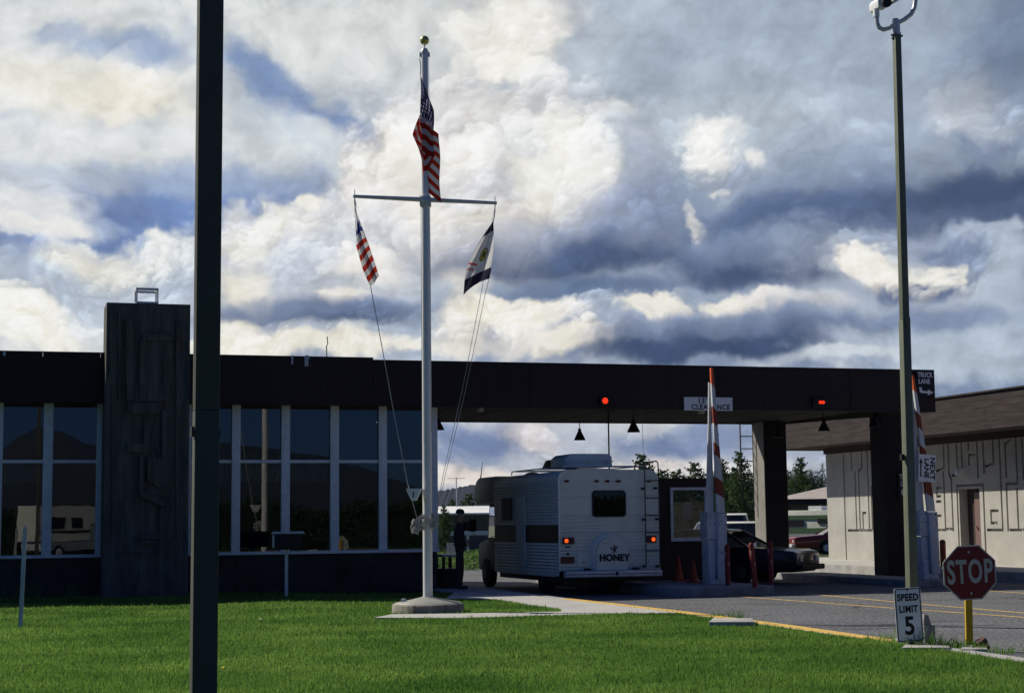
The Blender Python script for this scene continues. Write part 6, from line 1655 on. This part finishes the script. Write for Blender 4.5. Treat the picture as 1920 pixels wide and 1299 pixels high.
# ---- left light pole (near)
def square_pole(name, label, x, y, z0, segs, m, lean=(0, 0)):
    o = thing(name, label, 'light pole', (x, y, z0), FAC.a); 
    for (za, zb, wa, wb) in segs:
        b = MB(); b.add([(s*w/2+lean[0]*z, t*w/2+lean[1]*z, z) for (z, w) in ((za, wa), (zb, wb)) for (s, t) in ((-1, -1), (1, -1), (1, 1), (-1, 1))], [(0, 3, 2, 1), (4, 5, 6, 7), (0, 1, 5, 4), (1, 2, 6, 5), (2, 3, 7, 6), (3, 0, 4, 7)])
        b.build('pole', m, o, bevel=.008)
    return o
Yp = 10.1; q = atY(381, 1150, Yp); tq = atY(394, 30, Yp)
lp = square_pole('light_pole', 'thick dark square light pole close in front at the left, cut by the frame', q.x+.003, Yp, .08, [(0, 2.28, .150, .150), (2.28, 6.5, .1485, .152)], M['poledark'], lean=((tq.x-q.x)/(tq.z-q.z)*.6, 0))
q = atY(361, 810, Yp); b = MB(); b.box(q.x-lp.location.x-.012, q.x-lp.location.x+.02, -.06, -.01, q.z-.08-.03, q.z-.08+.03); b.build('hinge', M['poledark'], lp)
q = atY(406, 812, Yp); b = MB(); b.box(.07, .086, -.08, -.04, q.z-.11, q.z-.06); b.build('hinge', M['poledark'], lp)
b = MB(); b.lathe([(.3, -.2), (.3, .0), (.2, .03)], 20); b.build('base', M['curb'], lp)
# ---- right light pole
p = gnd(1712.5, 1201, .12); YR = p.y
top = atY(1681, 62, YR); HR = top.z-.1; ln = (top.x-p.x)/(HR)
o = square_pole('light_pole', 'tall olive square light pole behind the speed limit sign, with a forked bracket and floodlight', p.x, YR, .1, [(0, (atY(1700, 600, YR).z-.1), .118, .112), ((atY(1700, 600, YR).z-.1)+.002, HR, .098, .086)], M['polegreen'], lean=(ln*math.cos(FAC.a), -ln*math.sin(FAC.a)))
RP = o; LC = lambda px, py: (lambda q: Vector(((q.x-p.x)*math.cos(FAC.a), -(q.x-p.x)*math.sin(FAC.a), q.z-.1)))(atY(px, py, YR))
b = MB(); b.lathe([(.05, -.02), (.05, .1), (.052, .16)], 16); o2 = b.build('collar', M['galv'], RP, smooth=True); o2.location = LC(1681, 63)
b = MB(); b.tube([LC(1679.5, 64), LC(1679, 36)], .042, 14); b.build('tenon', M['galv'], RP, smooth=True)
pts = [(1642, 30), (1643, 44), (1647, 53), (1655, 57), (1665, 54), (1679, 46), (1694, 38), (1707, 28), (1713, 16), (1715, 2), (1715, -20)]
b = MB(); b.tube([LC(*q)+Vector((0, -.02, 0)) for q in pts], .030, 12); b.build('bracket_arm', M['galv'], RP, smooth=True)
b = MB(); b.tube([LC(1642, 33)+Vector((0, -.02, 0)), LC(1641, 18)+Vector((0, -.02, 0))], .042, 12); b.build('bracket_socket', M['white'], RP, smooth=True)
for (dx_, dz_) in ((-7, 66), (8, 68), (-6, 72)):
    b = MB(); q = LC(1681+dx_, dz_); b.box(q.x-.02, q.x+.02, q.y-.02, q.y+.02, q.z-.01, q.z+.01); b.build('bolt', M['black'], RP)
q = LC(1716, 905); b = MB(); b.box(-.10, -.055, -.05, .0, 2.3, 2.38); b.build('lug', M['black'], RP)
b = MB(); zz = LC(1703, 600).z; b.box(-.02+ln*zz, .04+ln*zz, -.085, -.06, zz-.14, zz+.03); b.build('sleeve_plate', M['polegreen'], RP)
fl4 = thing('floodlight', 'white floodlight tilted on the fork at the top of the right hand light pole', 'floodlight', (p.x, YR, .1), FAC.a)
b = MB(); P = [LC(*q) for q in ((1637, 20), (1636, 6), (1640, 1), (1662, -8), (1664, 12), (1650, 20), (1646, 21))]
b.prism([(q.x, q.z) for q in P], P[0].y-.14, P[0].y+.1); b.build('knuckle', M['white'], fl4, bevel=.015)
P = [LC(*q) for q in ((1660, -10), (1676, -14), (1678, 2), (1674, 8), (1664, 14), (1661, 10))]
b = MB(); b.prism([(q.x, q.z) for q in P], P[0].y-.2, P[0].y+.16); b.build('lamp_housing', M['galv'], fl4, bevel=.015)
b = MB(); b.lathe([(.0001, -.03), (.06, -.02), (.065, .02)], 14); o3 = b.build('pivot', M['black'], fl4, smooth=True); q = LC(1650, 13); o3.location = q+Vector((0, -.17, 0)); o3.rotation_euler = (math.pi/2, 0, 0)
b = MB(); b.lathe([(.28, -.2), (.28, .035), (.2, .05)], 24); b.build('base', M['curb'], RP)
# ---- green grey box at its foot
p = gnd(1740, 1203, .15); ub = thing('utility_box', 'small grey green utility box at the foot of the right hand light pole', 'utility box', (p.x, p.y+.12, .13), FAC.a)
b = MB(); b.box(-.075, .085, -.1, .1, 0, .22); b.build('housing', M['islandc'], ub, bevel=.012)
b = MB(); b.prism([(-.07, .221), (.045, .221), (.01, .34), (-.05, .36)], -.08, .08); b.build('hood', M['islandc'], ub, bevel=.01)
# ---- stop sign
YS = 20.6; c0 = atY(1818, 1073, YS); r_ = 50*YS/FPX/math.cos(R(22.5))
pb = gnd(1827, 1209, .12)
ss = thing('stop_sign', 'red octagonal STOP sign on a yellow post at the right', 'sign', (c0.x, YS, c0.z)); ss.rotation_euler = Euler((R(2), R(-2.2), R(4)), 'XYZ')
def octo(r): return [(r*math.cos(R(22.5+45*k)), r*math.sin(R(22.5+45*k))) for k in range(8)]
b = MB(); b.prism(octo(r_), -.004, .004); b.build('plate', M['signletter'], ss)
b = MB(); b.prism(octo(r_-.018), -.0065, -.0042); b.build('red_face', M['signred'], ss)
text_into('STOP', .40, 'lettering', M['signletter'], ss, (0, -.009, .0), bold=.010, sx=.56, space=1.12)
for zz in (r_*.7, -r_*.7):
    b = MB(); b.lathe([(.0001, 0), (.012, .004), (.014, .008)], 8); o = b.build('bolt', M['galv'], ss); o.rotation_euler = (math.pi/2, 0, 0); o.location = (0, -.006, zz); 
top = Vector((c0.x-.01, YS+.03, c0.z+.2)); bot = Vector((pb.x, YS+.05, .0)); po = MB()
iv = Matrix.Translation(ss.location) @ ss.rotation_euler.to_matrix().to_4x4(); iv = iv.inverted()
po.bar(iv @ bot, iv @ top, .085, .04, up=(0, 1, 0)); po.build('post', M['postyellow'], ss)
# rock
def rock(px, py, s, label, seed):
    p = gnd(px, py, .14); rng = random.Random(seed); bm = bmesh.new(); bmesh.ops.create_icosphere(bm, subdivisions=3, radius=1)
    ph = [(Vector((rng.gauss(0, 1), rng.gauss(0, 1), rng.gauss(0, 1))).normalized(), rng.uniform(.55, .95)) for _ in range(12)]
    for v in bm.verts:
        for n, d in ph:
            k = v.co.dot(n)
            if k > d: v.co -= n*(k-d)*.9
        v.co *= 1+rng.uniform(-.02, .02); v.co.x *= s[0]; v.co.y *= s[1]; v.co.z *= s[2]
    me = bpy.data.meshes.new('rock'); bm.to_mesh(me); bm.free(); o = link('rock', me, None, M['rock']); o.location = (p.x, p.y, .13+s[2]*.6); tag(o, label, 'rock')
rock(1838, 1212, (.095, .09, .085), 'reddish brown rock against the foot of the yellow stop sign post', 4)
rock(1850, 1214, (.05, .05, .03), 'small flat stone right of the reddish rock', 9)
# ---- speed limit sign
YL = 20.15; a = atY(1679, 1202, YL); c = atY(1729, 1102, YL); w_ = .325; h_ = .645; cc = atY(1704, 1152, YL)
sp_ = thing('speed_limit_sign', 'white SPEED LIMIT 5 sign on a short brown post before the light pole', 'sign', (cc.x, YL, cc.z)); sp_.rotation_euler = Euler((R(1), R(-2.4), R(3)), 'XYZ')
b = MB(); b.prism(rrect(w_, h_, .03), -.003, .003); b.build('plate', M['signwhite'], sp_)
ring = MB(); o_ = rrect(w_-.014, h_-.014, .026); i_ = rrect(w_-.038, h_-.038, .018); n = len(o_)
ring.v = [(q[0], -.0055, q[1]) for q in o_]+[(q[0], -.0055, q[1]) for q in i_]
for k in range(n): ring.f.append((k, (k+1) % n, (k+1) % n+n, k+n)); ring.m.append(0)
ring.build('border', M['black'], sp_, fix=False)
text_into('SPEED', .113, 'lettering', M['black'], sp_, (0, -.006, .205), bold=.004, sx=.80, space=1.08, ext=.002)
text_into('LIMIT', .113, 'lettering', M['black'], sp_, (0, -.006, .065), bold=.004, sx=.80, space=1.08, ext=.002)
text_into('5', .30, 'lettering', M['black'], sp_, (.0, -.006, -.14), bold=.008, sx=.88, ext=.002)
for zz in (h_*.46, -h_*.46):
    b = MB(); b.lathe([(.0001, -.002), (.009, .0), (.011, .004)], 8); o = b.build('bolt', M['black'], sp_); o.rotation_euler = (math.pi/2, 0, 0); o.location = (0, -.007, zz)
b = MB(); b.box(-.035, .035, .004, .07, -(cc.z-.05), h_*.3); b.build('post', M['brownwood'], sp_)
# tall grass tufts round the sign feet and the slab
def tufts(spots, name, label):
    rng = random.Random(2); b = MB()
    for (px, py, n, h) in spots:
        p0 = gnd(px, py, .12)
        for k in range(n):
            x = p0.x+rng.gauss(0, .10); y = p0.y+rng.gauss(0, .07); hh = h*rng.uniform(.4, 1.1); lx, ly = rng.gauss(0, .35)*hh, rng.gauss(0, .25)*hh; w = .005
            a = rng.random()*3.14; ux, uy = math.cos(a)*w, math.sin(a)*w
            b.add([(x-ux, y-uy, .1), (x+ux, y+uy, .1), (x+lx*.5+ux*.7, y+ly*.5+uy*.7, .1+hh*.6), (x+lx, y+ly, .1+hh), (x+lx*.5-ux*.7, y+ly*.5-uy*.7, .1+hh*.6)], [(0, 1, 2, 3, 4)])
    o = b.build(name, M['grass'], fix=False); tag(o, label, 'grass', kind='stuff')
tufts([(1716, 1212, 60, .30), (1690, 1208, 60, .18), (1740, 1214, 80, .2), (1770, 1214, 90, .16), (1800, 1216, 90, .16), (1830, 1218, 60, .14), (1664, 1203, 40, .16), (1640, 1200, 40, .12), (1880, 1222, 60, .12), (1378, 1158, 60, .16), (1345, 1156, 50, .12), (1000, 1140, 20, .08), (745, 1152, 40, .1), (40, 1174, 40, .16), (52, 1172, 30, .14)], 'tall_grass', 'longer untrimmed grass tufts round the sign posts and slabs')
# weeds along the wall foot left (lit tips)
rng = random.Random(9); b = MB()
for k in range(230):
    px = rng.choice([rng.gauss(58, 14), rng.gauss(132, 6), rng.gauss(10, 20), rng.uniform(0, 190)]); p = gnd(px, 1131, .16); h = rng.uniform(.1, .42); l = rng.gauss(0, .08)
    b.add([(p.x-.006, p.y, .1), (p.x+.006, p.y, .1), (p.x+l, p.y+rng.gauss(0, .05), .1+h)], [(0, 1, 2)]); b.add([(p.x+l-.012, p.y, .1+h-.015), (p.x+l+.012, p.y, .1+h-.01), (p.x+l, p.y, .1+h+.02)], [(0, 1, 2)])
o = b.build('weeds', M['weed'], fix=False); tag(o, 'thin seeding weeds along the dark wall foot at the left', 'plants', kind='stuff')
# dandelions
M['dandelion'] = mat('dandelion_yellow', (.8, .6, .02), .7, var=0)
def flower(px, py, m, label):
    p = gnd(px, py, .16); o = thing('dandelion', label, 'flower', (p.x, p.y, .12))
    b = MB(); b.tube([(0, 0, 0), (.005, 0, .05)], .003, 5); b.build('stem', M['grass'], o)
    b = MB(); b.lathe([(.001, .045), (.018, .05), (.022, .058), (.012, .066), (.001, .068)], 12); b.build('flower_head', m, o, smooth=True)
flower(419, 1254, M['dandelion'], 'single yellow dandelion in the lawn right of the near pole')
flower(489, 1162, M['white'], 'single pale dandelion clock in the lawn farther right of the near pole')
# grass, now that slabs and pedestal are known
g = link('grass', grass_mesh()); tag(g, 'mown green lawn grass', 'grass', kind='stuff')

# ================================================================ CAMPER BEHIND THE VIEWER (mirrored in the left windows)
cm = thing('camper_truck', 'white truck camper parked behind the viewer, mirrored in the left windows', 'camper', (9.0, -17, 0), R(-14))
b = MB(); b.box(-2.9, .3, -1.05, 1.05, 1.0, 2.9); b.box(.301, 1.6, -1.05, 1.05, 1.95, 2.85); b.build('camper_body', M['trailerwhite'], cm)
for (x0, x1, z0, z1) in ((-2.3, -1.3, 1.7, 2.3), (-.9, -.2, 1.7, 2.3)):
    for s_ in (-1, 1): b = MB(); b.box(x0, x1, s_*1.06-.01, s_*1.06+.01, z0, z1); b.build('window', M['black'], cm)
for s_ in (-1, 1): b = MB(); b.box(-2.9, .3, s_*1.053-.004, s_*1.053+.004, 1.45, 1.58); b.build('side_stripe', M['rvstripe'], cm)
b = MB(); b.prism([(-2.7, .5), (2.6, .5), (2.7, .8), (2.6, 1.12), (1.4, 1.2), (.7, 1.85), (.31, 1.85), (.31, .99), (-2.7, .99)], -.95, .95); b.build('truck_body', M['galv'], cm, bevel=.03)
for ax in (-1.6, 1.75): wheel(cm, ax, -.85, .38, .24); wheel(cm, ax, .85, .38, .24)
bpy.context.view_layer.update()
# a low wood behind the viewer, seen only in the window panes
rng = random.Random(77); b = MB()
hh = lambda x: 3.5+.5*math.sin(x*.31)+.3*math.sin(x*.83+1)
core = [(-42+1.5*i, hh(-42+1.5*i)-.35) for i in range(80)]
b.prism([(-42, -.2)]+core+[(core[-1][0], -.2)], -39.6, -37.2)
for i in range(24000):
    x = rng.uniform(-42, 76); t_ = rng.random(); z = hh(x)*(t_ if t_ < .5 else 1-.25*rng.random()); c = Vector((x, -38+rng.gauss(.5, .8), z+rng.gauss(0, .1))); s = rng.uniform(.06, .16)
    u = Vector((rng.gauss(0, 1), rng.gauss(0, 1), rng.gauss(0, 1))).normalized(); v = u.orthogonal().normalized()
    b.add([c-u*s, c+v*s*.7, c+u*s, c-v*s*.7], [(0, 1, 2, 3)])
o = b.build('thicket', M['spruce'], fix=False); tag(o, 'dark thicket of young trees behind the viewer', 'trees', kind='stuff')
# ================================================================ AIR
hz = MB(); hz.box(-2500, 2500, -3000, 2300, -6.5, 150); ho = hz.build('haze', [])
hm = bpy.data.materials.new('air'); hm.use_nodes = True; nt = hm.node_tree
for n_ in list(nt.nodes):
    if n_.type == 'BSDF_PRINCIPLED': nt.nodes.remove(n_)
pv = nt.nodes.new('ShaderNodeVolumePrincipled'); pv.inputs['Density'].default_value = 5e-5; pv.inputs['Color'].default_value = (.20, .36, .74, 1)
nt.links.new(pv.outputs[0], nt.nodes['Material Output'].inputs['Volume'])
ho.data.materials.clear(); ho.data.materials.append(hm); ho['kind'] = 'stuff'; ho['label'] = 'thin blue haze in the air'
